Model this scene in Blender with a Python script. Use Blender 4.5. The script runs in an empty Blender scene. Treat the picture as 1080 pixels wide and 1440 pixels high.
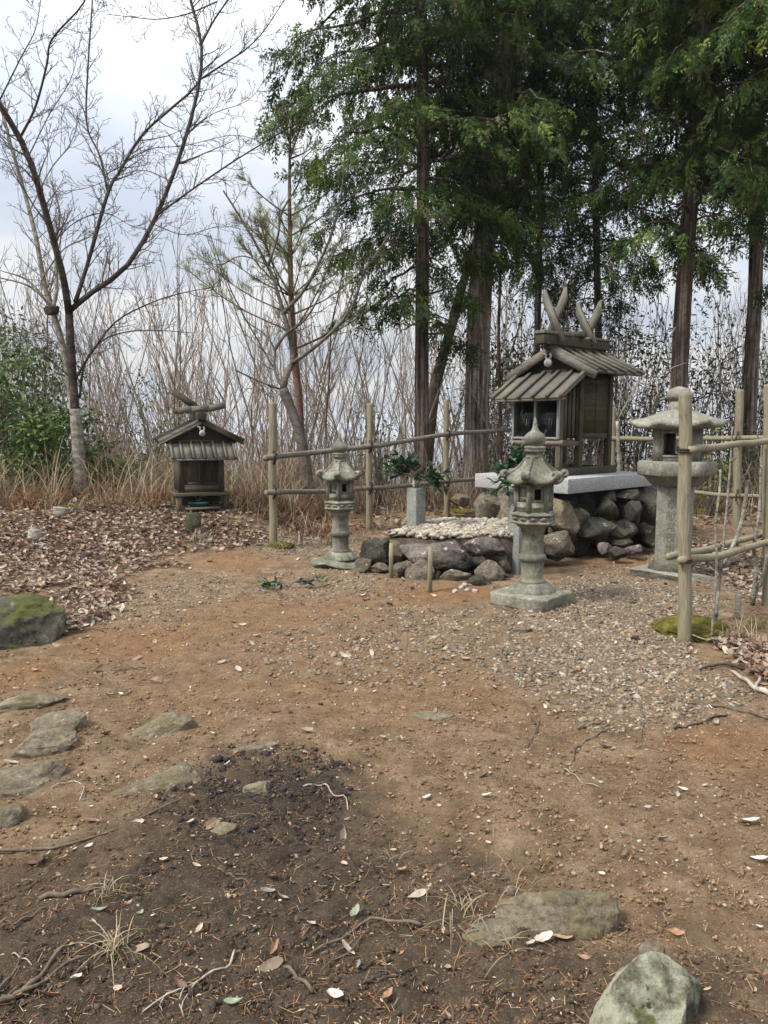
import bpy, bmesh, math, random
import numpy as np
from mathutils import Vector, Matrix
rng = np.random.default_rng(11)
random.seed(11)
C = bpy.context.scene.collection
RAD = math.radians
# ------------------------------------------------------------------ camera
F_PX, TH, EYE = 1082.0, RAD(6.33), np.array([0., 0., 1.6])
cs, sn = math.cos(TH), math.sin(TH)
cam = bpy.data.cameras.new('camera'); camo = bpy.data.objects.new('camera', cam); C.objects.link(camo)
camo.location = EYE; camo.rotation_euler = (math.pi/2-TH, 0, 0)
cam.sensor_fit = 'VERTICAL'; cam.sensor_height = 36; cam.lens = 36*F_PX/1440
cam.clip_start = .05; cam.clip_end = 20000
bpy.context.scene.camera = camo

# ------------------------------------------------------------------ noise + terrain
def _hash(ix, iy, iz, s):
    n = (ix*374761393 + iy*668265263 + iz*2147483647 + s*974634777) & 0xFFFFFFFF
    n = ((n ^ (n >> 13))*1274126177) & 0xFFFFFFFF
    n = (n ^ (n >> 16)) & 0xFFFF
    return n/65535.0
def vnoise(p, s=0):
    p = np.atleast_2d(np.asarray(p, float)); i = np.floor(p).astype(np.int64); f = p-i; f = f*f*(3-2*f)
    out = 0
    for dx in (0, 1):
        for dy in (0, 1):
            for dz in (0, 1):
                w = (f[:, 0] if dx else 1-f[:, 0])*(f[:, 1] if dy else 1-f[:, 1])*(f[:, 2] if dz else 1-f[:, 2])
                out = out+w*_hash(i[:, 0]+dx, i[:, 1]+dy, i[:, 2]+dz, s)
    return out*2-1
def fbm(p, o=4, s=0):
    p = np.atleast_2d(np.asarray(p, float)); a = .5; t = 0
    for k in range(o):
        t = t+a*vnoise(p*2**k+17.3*k, s+k); a *= .5
    return t
def xyz(x, y, k=1.0): return np.stack([np.ravel(x)*k, np.ravel(y)*k, np.zeros(np.size(x))], 1)
def S(a, b, x):
    t = np.clip((x-a)/(b-a), 0, 1); return t*t*(3-2*t)
def hbase(x, y):
    x = np.asarray(x, float); y = np.asarray(y, float)
    z = .40*S(8.4, 11.9, y)*S(-.95, -2.3, x)
    z = z+.10*S(9.5, 14, y)*S(-1.5, 1.0, x)
    r = np.maximum.reduce([y-14.6, np.abs(x)-13, -y-14, np.zeros_like(y)])
    r = np.sqrt(r*r+1.0)-1.0
    z = z-.30*np.minimum(r, 150)-.03*np.clip(r-150, 0, 2500)
    return z
def hgt(x, y):
    x = np.asarray(x, float); y = np.asarray(y, float); sh = x.shape
    n = .05*fbm(xyz(x, y, .9), 3, 3)+.022*fbm(xyz(x, y, 5.), 3, 9)
    return hbase(x, y)+n.reshape(sh)*S(40, 20, np.hypot(x, y))
def h1(x, y): return float(hgt(np.array([x]), np.array([y]))[0])
def ray(u, v):
    a = (u-540)/F_PX; b = (720-v)/F_PX
    return np.array([a, cs+b*sn, -sn+b*cs])
def P(u, v, Y):
    d = ray(u, v); return EYE+d*(Y/d[1])
def G(u, v):
    d = ray(u, v); t = .5
    while t < 60:
        p = EYE+d*t
        if p[2] < float(hbase(p[0], p[1])): return np.array([p[0], p[1], h1(p[0], p[1])])
        t += .01
    return p

# ------------------------------------------------------------------ mesh builder
class MB:
    def __init__(s): s.v = []; s.f = []; s.t = []; s.c = []; s.n = 0
    def add(s, V, F, col=(1, 1, 1)):
        V = np.asarray(V, float).reshape(-1, 3); F = np.asarray(F, np.int64)
        s.v.append(V); s.f.append((F+s.n).ravel()); s.t.append(np.full(F.shape[0], F.shape[1], np.int64))
        c = np.asarray(col, float)
        s.c.append(np.broadcast_to(c, V.shape) if c.ndim == 1 else c); s.n += len(V)
        return s
    def ob(s, c, hx, hy, hz, col=(1, 1, 1)):           # box from centre and three half-axis vectors
        c, hx, hy, hz = (np.asarray(q, float) for q in (c, hx, hy, hz))
        V = [c+a*hx+b*hy+d*hz for a in (-1, 1) for b in (-1, 1) for d in (-1, 1)]
        F = [[0, 1, 3, 2], [4, 6, 7, 5], [0, 4, 5, 1], [2, 3, 7, 6], [0, 2, 6, 4], [1, 5, 7, 3]]
        return s.add(V, F, col)
    def box(s, x0, x1, y0, y1, z0, z1, col=(1, 1, 1)):
        return s.ob(((x0+x1)/2, (y0+y1)/2, (z0+z1)/2), ((x1-x0)/2, 0, 0), (0, (y1-y0)/2, 0), (0, 0, (z1-z0)/2), col)
    def beam(s, a, b, w, t, up=(0, 0, 1), col=(1, 1, 1)):
        a = np.asarray(a, float); b = np.asarray(b, float); d = b-a; L = np.linalg.norm(d); d = d/L
        x = np.cross(d, up); x /= np.linalg.norm(x); z = np.cross(x, d)
        return s.ob((a+b)/2, d*L/2, x*w/2, z*t/2, col)
    def tube(s, Pts, Rs, sides=8, cap=True, col=(1, 1, 1), bump=0, seed=0):
        Pts = np.asarray(Pts, float)[None]; Rs = np.asarray(Rs, float)[None]
        n = Pts.shape[1]; k0 = s.n
        V = tubes_v(Pts, Rs, sides)
        if bump:
            c = np.repeat(Pts[0], sides, 0); w = 1+bump*fbm(V*np.array([9, 9, 3.]), 3, seed)
            V = c+(V-c)*w[:, None]
        F = tube_f(1, n, sides); s.add(V, F, col)
        if cap:
            s.f.append(np.arange(k0, k0+sides)[::-1]); s.t.append(np.array([sides]))
            s.f.append(np.arange(k0+(n-1)*sides, k0+n*sides)); s.t.append(np.array([sides]))
        return s
    def tubes(s, Pts, Rs, sides=3, col=(1, 1, 1)):     # batch: (T,n,3) and (T,n)
        Pts = np.asarray(Pts, float); T, n = Pts.shape[:2]
        return s.add(tubes_v(Pts, Rs, sides), tube_f(T, n, sides), col)
    def lathe(s, prof, n=24, c=(0, 0, 0), rot=0, mod=None, col=(1, 1, 1), poly=0):
        prof = np.asarray(prof, float); m = len(prof); a = np.arange(n)*2*math.pi/n+rot
        k = np.ones(n)
        if poly: k = math.cos(math.pi/poly)/np.cos((np.arange(n)*2*math.pi/n) % (2*math.pi/poly)-math.pi/poly)
        V = np.zeros((m, n, 3))
        r = prof[:, 0, None]*k[None, :]
        if mod is not None: r = r*mod(np.arange(m)[:, None], (a-rot)[None, :])
        V[..., 0] = c[0]+r*np.cos(a); V[..., 1] = c[1]+r*np.sin(a); V[..., 2] = c[2]+prof[:, 1, None]
        i = np.arange(m-1)[:, None]*n; j = np.arange(n)[None, :]; j2 = (j+1) % n
        F = np.stack([i+j, i+j2, i+n+j2, i+n+j], -1).reshape(-1, 4); k0 = s.n
        s.add(V, F, col)
        s.f.append(np.arange(k0, k0+n)[::-1]); s.t.append(np.array([n]))
        s.f.append(np.arange(k0+(m-1)*n, k0+m*n)); s.t.append(np.array([n]))
        return s
    def inst(s, T, Fc, pos, B, sc, col, tcol=None):     # T (n,3) template, B (m,3,3) rows = local axes
        pos = np.asarray(pos, float); m = len(pos); n = len(T)
        V = np.einsum('nk,mkj->mnj', T, B)*np.asarray(sc, float).reshape(m, 1, -1)+pos[:, None]
        F = (np.asarray(Fc)[None]+(np.arange(m)*n)[:, None, None]).reshape(-1, np.asarray(Fc).shape[1])
        c = np.repeat(np.broadcast_to(np.asarray(col, float), (m, 3)), n, 0)
        if tcol is not None: c = c*np.tile(np.asarray(tcol, float).reshape(n, -1), (m, 1))
        return s.add(V, F, c)
    def build(s, name, mat, parent=None, smooth=False, wob=0, wk=3, seed=0, bevel=0):
        V = np.concatenate(s.v)
        if wob: V = V+wob*np.stack([fbm(V*wk+31*q, 3, seed+q) for q in range(3)], 1)
        fl = np.concatenate(s.f); tt = np.concatenate(s.t); st = np.concatenate([[0], np.cumsum(tt)[:-1]])
        me = bpy.data.meshes.new(name)
        me.vertices.add(len(V)); me.vertices.foreach_set('co', V.ravel().astype(np.float32))
        me.loops.add(len(fl)); me.loops.foreach_set('vertex_index', fl.astype(np.int32))
        me.polygons.add(len(tt)); me.polygons.foreach_set('loop_start', st.astype(np.int32)); me.polygons.foreach_set('loop_total', tt.astype(np.int32))
        if smooth: me.polygons.foreach_set('use_smooth', np.ones(len(tt), bool))
        ca = me.color_attributes.new('Col', 'FLOAT_COLOR', 'POINT')
        cc = np.ones((len(V), 4), np.float32); cc[:, :3] = np.concatenate(s.c)
        ca.data.foreach_set('color', cc.ravel())
        me.update(calc_edges=True)
        o = bpy.data.objects.new(name, me); C.objects.link(o)
        me.materials.append(mat)
        if parent: o.parent = parent
        if bevel:
            b = o.modifiers.new('b', 'BEVEL'); b.width = bevel; b.segments = 2; b.limit_method = 'ANGLE'
        return o
def tubes_v(Pts, Rs, sides):
    T, n = Pts.shape[:2]
    D = np.empty_like(Pts); D[:, 1:-1] = Pts[:, 2:]-Pts[:, :-2]; D[:, 0] = Pts[:, 1]-Pts[:, 0]; D[:, -1] = Pts[:, -1]-Pts[:, -2]
    D /= np.linalg.norm(D, axis=2, keepdims=True)+1e-9
    ref = np.where(np.abs(D[:, :1, 2:3]) > .9, np.array([[[1., 0, 0]]]), np.array([[[0, 0, 1.]]]))
    X = np.empty_like(Pts); x = np.cross(D[:, 0], ref[:, 0]); x /= np.linalg.norm(x, axis=1, keepdims=True)+1e-9; X[:, 0] = x
    for i in range(1, n):
        x = x-D[:, i]*np.sum(x*D[:, i], 1, keepdims=True); x = x/(np.linalg.norm(x, axis=1, keepdims=True)+1e-9); X[:, i] = x
    Y = np.cross(D, X); a = np.arange(sides)*2*math.pi/sides
    V = Pts[:, :, None]+np.asarray(Rs, float)[:, :, None, None]*(X[:, :, None]*np.cos(a)[None, None, :, None]+Y[:, :, None]*np.sin(a)[None, None, :, None])
    return V.reshape(-1, 3)
def tube_f(T, n, s):
    i = np.arange(n-1)[:, None]*s; j = np.arange(s)[None]; j2 = (j+1) % s
    F = np.stack([i+j, i+j2, i+s+j2, i+s+j], -1).reshape(-1, 4)
    return (F[None]+(np.arange(T)*n*s)[:, None, None]).reshape(-1, 4)
def basis(d, roll=None, up=(0, 0, 1)):                   # rows: along, side, normal
    d = np.asarray(d, float); d = d/(np.linalg.norm(d, axis=1, keepdims=True)+1e-9)
    u = np.broadcast_to(np.asarray(up, float), d.shape)+d[:, [1, 2, 0]]*.01
    y = np.cross(u, d); y /= np.linalg.norm(y, axis=1, keepdims=True)+1e-9; z = np.cross(d, y)
    if roll is not None:
        c, s_ = np.cos(roll)[:, None], np.sin(roll)[:, None]; y, z = y*c+z*s_, z*c-y*s_
    return np.stack([d, y, z], 1)
def smoothpath(pts, n):                                  # Catmull-Rom resample
    p = np.asarray(pts, float); p = np.concatenate([[2*p[0]-p[1]], p, [2*p[-1]-p[-2]]]); m = len(p)-3
    t = np.linspace(0, m-1e-6, n); i = t.astype(int); f = (t-i)[:, None]
    a, b, c, d = p[i], p[i+1], p[i+2], p[i+3]
    return .5*(2*b+(c-a)*f+(2*a-5*b+4*c-d)*f**2+(3*b-a-3*c+d)*f**3)
def lerp(a, b, n): return np.linspace(a, b, n)

# ------------------------------------------------------------------ things
def tag(o, label=None, cat=None, group=None, kind=None):
    if label: o['label'] = label
    if cat: o['category'] = cat
    if group: o['group'] = group
    if kind: o['kind'] = kind
    return o
def thing(name, label, cat, loc=(0, 0, 0), rotz=0, group=None):
    o = bpy.data.objects.new(name, None); C.objects.link(o); o.location = loc; o.rotation_euler = (0, 0, rotz); o.empty_display_size = .1
    return tag(o, label, cat, group)
def kids(o): return [c for c in bpy.data.objects if c.parent == o]
def copy_tree(o, parent=None):
    ch = kids(o); c = o.copy(); C.objects.link(c)
    if parent: c.parent = parent
    for k in ch: copy_tree(k, c)
    return c

# ------------------------------------------------------------------ materials
class NT:
    def __init__(s, name):
        s.m = bpy.data.materials.new(name); s.m.use_nodes = True; s.t = s.m.node_tree
        s.b = s.t.nodes['Principled BSDF']; s.out = s.t.nodes['Material Output']
        s.tc = s.t.nodes.new('ShaderNodeTexCoord'); s._v = None
        s.b.inputs['Specular IOR Level'].default_value = .25
    def n(s, kind, **kw):
        q = s.t.nodes.new('ShaderNode'+kind)
        for k, v in kw.items(): setattr(q, k, v)
        return q
    def l(s, a, b): s.t.links.new(a, b)
    def vec(s, stretch=(1, 1, 1), off=0, rnd=True):
        m = s.n('Mapping'); m.inputs['Scale'].default_value = stretch; m.inputs['Location'].default_value = (off, off*1.7, off*.6)
        src = s.tc.outputs['Object']
        if rnd:
            oi = s.n('ObjectInfo'); mu = s.n('Math', operation='MULTIPLY'); s.l(oi.outputs['Random'], mu.inputs[0]); mu.inputs[1].default_value = 37
            ad = s.n('VectorMath', operation='ADD'); s.l(src, ad.inputs[0]); s.l(mu.outputs[0], ad.inputs[1]); src = ad.outputs[0]
        s.l(src, m.inputs['Vector']); return m.outputs[0]
    def noise(s, vec, scale, detail=6, rough=.6, dist=0):
        q = s.n('TexNoise'); q.inputs['Scale'].default_value = scale; q.inputs['Detail'].default_value = detail
        q.inputs['Roughness'].default_value = rough; q.inputs['Distortion'].default_value = dist; s.l(vec, q.inputs['Vector'])
        return q.outputs['Fac']
    def ramp(s, fac, stops):
        q = s.n('ValToRGB'); e = q.color_ramp.elements
        while len(e) < len(stops): e.new(.5)
        for k, (p, c) in enumerate(stops):
            e[k].position = p; e[k].color = (*c, 1) if not np.isscalar(c) else (c, c, c, 1)
        s.l(fac, q.inputs['Fac']); return q.outputs['Color']
    def mix(s, fac, a, b, mode='MIX'):
        q = s.n('Mix', data_type='RGBA', blend_type=mode)
        for k, val in ((0, fac), (6, a), (7, b)):
            if isinstance(val, (int, float)): q.inputs[k].default_value = val
            elif isinstance(val, tuple): q.inputs[k].default_value = (*val, 1)
            else: s.l(val, q.inputs[k])
        return q.outputs[2]
    def math(s, op, a, b=0.):
        q = s.n('Math', operation=op)
        for k, val in ((0, a), (1, b)):
            if isinstance(val, (int, float)): q.inputs[k].default_value = val
            else: s.l(val, q.inputs[k])
        return q.outputs[0]
    def bump(s, h, strength=.5, dist=.01, prev=None):
        q = s.n('Bump'); q.inputs['Strength'].default_value = strength; q.inputs['Distance'].default_value = dist; s.l(h, q.inputs['Height'])
        if prev is not None: s.l(prev, q.inputs['Normal'])
        return q.outputs[0]
    def col(s, name='Col'):
        q = s.n('Attribute'); q.attribute_name = name; return q.outputs['Color']
    def fin(s, color, rough=.85, normal=None):
        if isinstance(color, tuple): s.b.inputs['Base Color'].default_value = (*color, 1)
        else: s.l(color, s.b.inputs['Base Color'])
        s.b.inputs['Roughness'].default_value = rough
        if normal is not None: s.l(normal, s.b.inputs['Normal'])
        return s.m
def surf(name, stops, scale=4, rough=.85, bump=(.5, .01, 30), patches=(), stretch=(1, 1, 1), usecol=False, moss=None, detail=7, spec=None, rnd=True):
    k = NT(name); v = k.vec(stretch, 0, rnd)
    c = k.ramp(k.noise(v, scale, detail), stops)
    f = k.noise(v, scale*6, 8, .7); c = k.mix(.75, c, k.ramp(f, [(.32, .32), (.5, .9), (.68, 1.3)]), 'MULTIPLY')
    f2 = k.noise(k.vec((1, 1, 1), 23, rnd), bump[2]*2.5, 5, .75); c = k.mix(.55, c, k.ramp(f2, [(.36, .3), (.5, 1.), (.66, 1.35)]), 'MULTIPLY')
    for i, (pc, ps, lo, hi, amt) in enumerate(patches):
        pf = k.noise(k.vec((1, 1, 1), 11.3*(i+1), rnd), ps, 5, .65)
        m = k.ramp(pf, [(lo, 0.), (hi, amt)]); c = k.mix(m, c, pc)
    if moss:
        mc, lo, hi, amt = moss
        g = k.n('NewGeometry'); sx = k.n('SeparateXYZ'); k.l(g.outputs['Normal'], sx.inputs[0])
        pf = k.noise(k.vec((1, 1, 1), 71, rnd), 5, 6, .65)
        q = k.math('ADD', pf, k.math('MULTIPLY', sx.outputs['Z'], .25)); c = k.mix(k.ramp(q, [(lo, 0.), (hi, amt)]), c, k.mix(k.noise(v, 60, 2), mc, tuple(x*1.9 for x in mc)))
    if usecol: c = k.mix(1., c, k.col(), 'MULTIPLY')
    nb = k.bump(k.noise(k.vec((1, 1, 1), 3, rnd), bump[2]*4, 6, .7), min(1, bump[0]), bump[1]*.4, k.bump(k.noise(v, bump[2], 8, .65), bump[0], bump[1]))
    if spec is not None: k.b.inputs['Specular IOR Level'].default_value = spec
    return k.fin(c, rough, nb)
def leafmat(name, rough=.55, trans=.35, spec=.3, var=.3, scale=30):
    k = NT(name); v = k.vec(rnd=False)
    c = k.mix(var, k.col(), k.mix(1., k.col(), k.ramp(k.noise(v, scale, 3), [(.3, .35), (.7, 1.2)]), 'MULTIPLY'))
    k.b.inputs['Specular IOR Level'].default_value = spec
    k.fin(c, rough)
    if trans:
        t = k.n('BsdfTranslucent'); k.l(c, t.inputs['Color']); mx = k.n('MixShader'); mx.inputs[0].default_value = trans
        k.l(k.b.outputs[0], mx.inputs[1]); k.l(t.outputs[0], mx.inputs[2]); k.l(mx.outputs[0], k.out.inputs['Surface'])
    return k.m
def woodmat(name, c0, c1, rough=.85, axis=(40, 40, 3), green=None, crack=.5):
    axis = tuple(a*2. for a in axis); k = NT(name); v = k.vec(axis); g = k.noise(v, 1.0, 6, .6, .4)
    c = k.ramp(g, [(.25, c0), (.75, c1)])
    c = k.mix(.5, c, k.ramp(k.noise(k.vec(tuple(a*3 for a in axis)), 1, 4), [(.35, .4), (.6, 1.)]), 'MULTIPLY')
    c = k.mix(.5, c, k.ramp(k.noise(k.vec(off=5), 2.2, 4), [(.3, .55), (.7, 1.1)]), 'MULTIPLY')
    if green: c = k.mix(k.ramp(k.noise(k.vec(off=9), 3, 5), [(.45, 0.), (.7, .6)]), c, green)
    c = k.mix(k.ramp(k.noise(k.vec(off=3), 9, 5, .7), [(.6, 0.), (.72, .6)]), c, tuple(x*.35 for x in c0))
    return k.fin(c, rough, k.bump(k.noise(k.vec(tuple(a*1.5 for a in axis)), 1, 5, .7), crack, .003))
def flat(name, c, rough=.6, spec=.3):
    k = NT(name); v = k.vec(); k.b.inputs['Specular IOR Level'].default_value = spec
    return k.fin(k.mix(k.noise(v, 12, 4), tuple(x*.8 for x in c), tuple(min(1, x*1.15) for x in c)), rough, k.bump(k.noise(v, 80, 4), .15, .004))
m_sto = surf('lantern stone', [(.25, (.085, .082, .066)), (.5, (.18, .175, .14)), (.75, (.31, .30, .25))], 5, .9, (.55, .012, 45), [((.40, .41, .36), 14, .58, .68, .55), ((.09, .1, .065), 5, .52, .72, .7), ((.2, .195, .1), 3, .5, .75, .6), ((.06, .06, .046), 2.4, .5, .62, .6)], usecol=True)
m_sto2 = surf('square lantern stone', [(.25, (.125, .12, .1)), (.5, (.2, .192, .16)), (.75, (.3, .288, .25))], 6, .9, (.55, .012, 60), [((.42, .41, .37), 20, .58, .68, .5), ((.12, .115, .075), 4, .5, .75, .6)], usecol=True)
m_gran = surf('granite', [(.35, (.19, .2, .2)), (.5, (.31, .32, .315)), (.62, (.43, .43, .42))], 70, .75, (.2, .004, 150), [((.2, .21, .18), 3, .5, .8, .5)], usecol=True)
m_granp = surf('mossed granite', [(.35, (.13, .14, .13)), (.5, (.21, .22, .205)), (.62, (.29, .295, .28))], 70, .8, (.25, .004, 150), [((.1, .115, .08), 3, .45, .75, .7)], usecol=True)
m_rock = surf('brown rock', [(.25, (.06, .05, .036)), (.5, (.13, .108, .08)), (.75, (.21, .178, .135))], 3, .92, (.9, .03, 14), [((.40, .39, .34), 16, .60, .68, .7), ((.05, .045, .035), 6, .55, .7, .7)])
m_rockp = surf('purple rock', [(.25, (.06, .051, .045)), (.5, (.115, .098, .087)), (.75, (.18, .157, .138))], 3, .9, (.8, .02, 16), [((.42, .42, .38), 12, .62, .67, .8), ((.3, .31, .17), 5, .62, .7, .7)])
m_rockm = surf('mossy dark rock', [(.25, (.02, .018, .015)), (.5, (.046, .043, .035)), (.75, (.095, .09, .075))], 3.5, .92, (.9, .03, 14), [((.30, .31, .28), 9, .63, .68, .6), ((.05, .055, .024), 4, .55, .68, .6)])
m_rockg = surf('earthy flat rock', [(.25, (.085, .07, .048)), (.5, (.15, .125, .085)), (.75, (.22, .19, .135))], 4, .92, (.9, .02, 22), [((.125, .1, .03), 5, .52, .68, .65), ((.33, .31, .26), 25, .62, .7, .6)])
m_moss = surf('moss boulder', [(.25, (.045, .042, .032)), (.5, (.085, .08, .06)), (.75, (.14, .135, .105))], 3, .95, (.9, .03, 20), [((.30, .31, .28), 14, .6, .68, .6)], moss=((.05, .054, .009), .66, .76, .85))
m_lich = surf('lichen boulder', [(.25, (.05, .048, .03)), (.5, (.1, .095, .062)), (.75, (.17, .16, .11))], 4, .95, (1., .02, 30), [((.36, .365, .27), 6, .44, .54, .8), ((.07, .075, .018), 5, .57, .64, .9), ((.03, .03, .02), 18, .6, .66, .95)])
m_wg = woodmat('grey weathered wood', (.045, .04, .034), (.2, .185, .16), axis=(30, 30, 3), green=(.16, .15, .1))
m_wgx = woodmat('grey weathered plank', (.04, .036, .03), (.19, .175, .15), axis=(3, 30, 30), green=(.15, .14, .1))
m_wb = woodmat('brown shrine wood', (.022, .019, .012), (.08, .069, .043), axis=(30, 30, 3), green=(.07, .075, .035))
m_wd = woodmat('dark shrine wood', (.018, .015, .012), (.06, .05, .038), axis=(30, 30, 3))
m_wl = woodmat('light shrine wood', (.05, .042, .028), (.145, .124, .088), axis=(30, 30, 3))
m_pole = woodmat('peeled pole wood', (.12, .104, .07), (.31, .275, .195), axis=(30, 30, 2), green=(.19, .185, .1))
m_rail = woodmat('grey rail wood', (.085, .072, .058), (.27, .24, .2), axis=(12, 12, 12))
m_chery = surf('cherry bark', [(.3, (.02, .014, .011)), (.5, (.045, .034, .028)), (.75, (.09, .075, .065))], 2.2, .8, (.8, .015, 8), [((.18, .175, .15), 3, .6, .72, .35)], stretch=(1, 1, 5))
m_cherl = surf('lichen covered bark', [(.3, (.11, .1, .08)), (.5, (.21, .2, .165)), (.75, (.36, .35, .3))], 2.4, .85, (.8, .015, 8), [((.07, .05, .04), 3, .55, .68, .7), ((.4, .42, .36), 6, .58, .66, .7)], stretch=(1, 1, 5))
m_twig = surf('grey twig bark', [(.3, (.085, .07, .06)), (.7, (.2, .175, .15))], 6, .85, (.3, .004, 30), usecol=True, rnd=False)
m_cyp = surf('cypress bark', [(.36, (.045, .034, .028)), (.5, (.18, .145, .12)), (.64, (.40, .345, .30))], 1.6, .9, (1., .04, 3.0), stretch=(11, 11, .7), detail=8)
m_cypd = surf('dark cypress bark', [(.36, (.022, .015, .012)), (.5, (.085, .062, .05)), (.64, (.2, .16, .135))], 1.6, .9, (1., .04, 3.0), stretch=(12, 12, .6), detail=8)  # bark of the darker, redder cypress trunks
m_pinb = surf('red pine bark', [(.3, (.08, .04, .03)), (.7, (.22, .13, .1))], 3, .85, (.8, .02, 9), stretch=(1, 1, .5))
m_hin = leafmat('cypress sprays', .55, .28, .2, .3, 3)
m_leaf = leafmat('glossy leaf', .45, .28, .25, .2)
m_dry = leafmat('dry leaf', .7, .15, .2, .45, 40); m_dry1 = leafmat('single dry leaf', .65, .12, .25, .7, 4.5)
m_gras = leafmat('dry grass', .7, .25, .2, .2)
m_ndl = leafmat('pine needles', .6, .3, .2, .2)
m_peb = surf('pale pebble', [(.3, (.19, .175, .15)), (.7, (.43, .40, .345))], 9, .8, (.3, .004, 60), usecol=True, rnd=False)
m_grav = surf('gravel stone', [(.3, (.55, .55, .55)), (.7, (1., 1., 1.))], 25, .85, (.4, .003, 90), usecol=True, rnd=False)
m_crumb = surf('soil crumb', [(.3, (.5, .5, .5)), (.7, (1., 1., 1.))], 20, .95, (.4, .003, 90), usecol=True, rnd=False)
m_char = flat('charcoal', (.018, .017, .017), .9)
m_stk = woodmat('fallen stick', (.055, .04, .028), (.19, .15, .11), axis=(14, 14, 14))
m_stkw = woodmat('bleached root', (.2, .17, .13), (.46, .41, .34), axis=(14, 14, 14))
m_stkd = woodmat('dark wet stick', (.02, .016, .012), (.07, .055, .04), axis=(14, 14, 14))
m_rope = flat('tie cord', (.028, .022, .017), .9)
m_metal = flat('aged tin', (.30, .30, .29), .5, .5)
m_white = flat('white ceramic', (.75, .75, .72), .25, .5)
m_frame = flat('silver window frame', (.19, .19, .18), .45, .5)
m_blind = flat('grey slats', (.075, .07, .064), .8)
m_green = flat('green glazed pot', (.012, .085, .06), .3, .5)
m_gshade = flat('painted groove shade', (.115, .108, .088), .95, .1)  # dark letter colour stands in for the shade inside cut strokes
m_red = flat('faded red paint', (.2, .145, .13), .8)
m_mossg = surf('moss cushion', [(.3, (.06, .055, .012)), (.5, (.15, .135, .022)), (.75, (.26, .225, .04))], 14, .95, (1., .03, 60), usecol=True)
kg = NT('glass pane'); gt = kg.n('BsdfTransparent'); gt.inputs[0].default_value = (.9, .92, .92, 1); gg_ = kg.n('BsdfGlossy'); gg_.inputs['Roughness'].default_value = .04; lw = kg.n('LayerWeight'); lw.inputs[0].default_value = .25; gm_ = kg.n('MixShader'); kg.l(lw.outputs['Fresnel'], gm_.inputs[0]); kg.l(gt.outputs[0], gm_.inputs[1]); kg.l(gg_.outputs[0], gm_.inputs[2]); kg.l(gm_.outputs[0], kg.out.inputs['Surface']); m_glass = kg.m
# ================================================================== SETTING: ground, hills, sky, sun, haze
BL = {}
def blobs(key, lst):                                     # patches (pixel ellipse -> world ellipse on the ground)
    out = []
    for (u, v, ru, rv, a) in lst:
        c = G(u, v); y0 = G(u, min(v+rv, 1900))[1]; y1 = G(u, max(v-rv, 665))[1]
        out.append((c[0], c[1], ru*c[1]/F_PX, abs(y1-y0)/2, a))
    BL[key] = out
blobs('gravel', [(860, 900, 120, 60, 1.), (910, 835, 100, 40, .9), (780, 930, 120, 50, .6), (880, 985, 120, 35, .5), (640, 880, 150, 40, .38), (450, 815, 130, 30, .3), (420, 765, 90, 22, .6), (1010, 800, 70, 45, .8), (540, 900, 170, 60, .2), (260, 830, 90, 40, .25), (830, 850, 60, 40, .6)])
blobs('dark', [(330, 1300, 400, 230, 1.), (120, 1380, 320, 170, 1.), (560, 1390, 280, 130, .95), (400, 1150, 230, 80, .85), (780, 1420, 300, 90, .8), (40, 1260, 160, 70, .8), (250, 1190, 200, 70, .7), (560, 1250, 170, 110, .7), (1000, 1420, 200, 70, .6)])
blobs('clay', [(620, 838, 90, 16, 1.), (190, 905, 110, 26, .9), (330, 790, 70, 22, .8), (870, 785, 90, 16, .9), (1050, 1060, 120, 45, .9), (30, 955, 60, 30, 1.), (560, 965, 240, 60, .5), (400, 870, 220, 40, .6), (300, 960, 200, 50, .35), (800, 870, 60, 20, .5), (500, 800, 60, 14, .6)])
blobs('litter', [(90, 760, 190, 55, 1.), (250, 740, 110, 35, .9), (120, 850, 60, 40, .8), (1070, 930, 60, 50, 1.), (420, 730, 120, 20, .6), (1060, 800, 80, 60, .5), (640, 740, 60, 14, .5)])
blobs('char', [(440, 1100, 120, 45, .9), (360, 1085, 110, 45, .75), (470, 1165, 40, 18, .7), (280, 1130, 80, 40, .5), (420, 1170, 110, 40, .45)])
def mask(key, x, y, jit=.55):
    m = np.zeros(np.shape(x))
    n = fbm(xyz(x, y, 1.6), 4, 41).reshape(np.shape(x)); n2 = fbm(xyz(x, y, 6.), 3, 57).reshape(np.shape(x))
    for (cx, cy, rx, ry, a) in BL[key]:
        d = np.hypot((x-cx)/rx, (y-cy)/ry); m = np.maximum(m, a*S(1.35, .45, d+jit*n*1.2+.3*n2))
    return m
# one ground sheet: a fine middle that stretches out to the horizon
def axis(lim, n, p, d0):
    t = np.linspace(-1, 1, n); return d0*np.sinh(t*p)/np.sinh(p)*lim
gx = np.unique(np.concatenate([np.linspace(-2.5, 2.5, 400), np.linspace(2.5, 6, 130), np.linspace(-6, -2.5, 130), np.linspace(6, 18, 60), np.linspace(-18, -6, 60), 18+np.geomspace(.5, 5000, 40), -18-np.geomspace(.5, 5000, 40)]))
gy = np.unique(np.concatenate([np.linspace(-4, 1, 40), np.linspace(1, 1.6, 15), np.linspace(1.6, 4.2, 235), np.linspace(4.2, 7.5, 150), np.linspace(7.5, 15, 170), np.linspace(15, 40, 70), 40+np.geomspace(1, 6000, 45), -4-np.geomspace(.5, 4000, 30)]))
X, Y = np.meshgrid(gx, gy, indexing='ij'); Z = hgt(X, Y)
near = S(16, 10, np.hypot(X, Y))
m_g = mask('gravel', X, Y); m_d = mask('dark', X, Y); m_c = mask('clay', X, Y); m_l = mask('litter', X, Y); m_ch = mask('char', X, Y)
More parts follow.
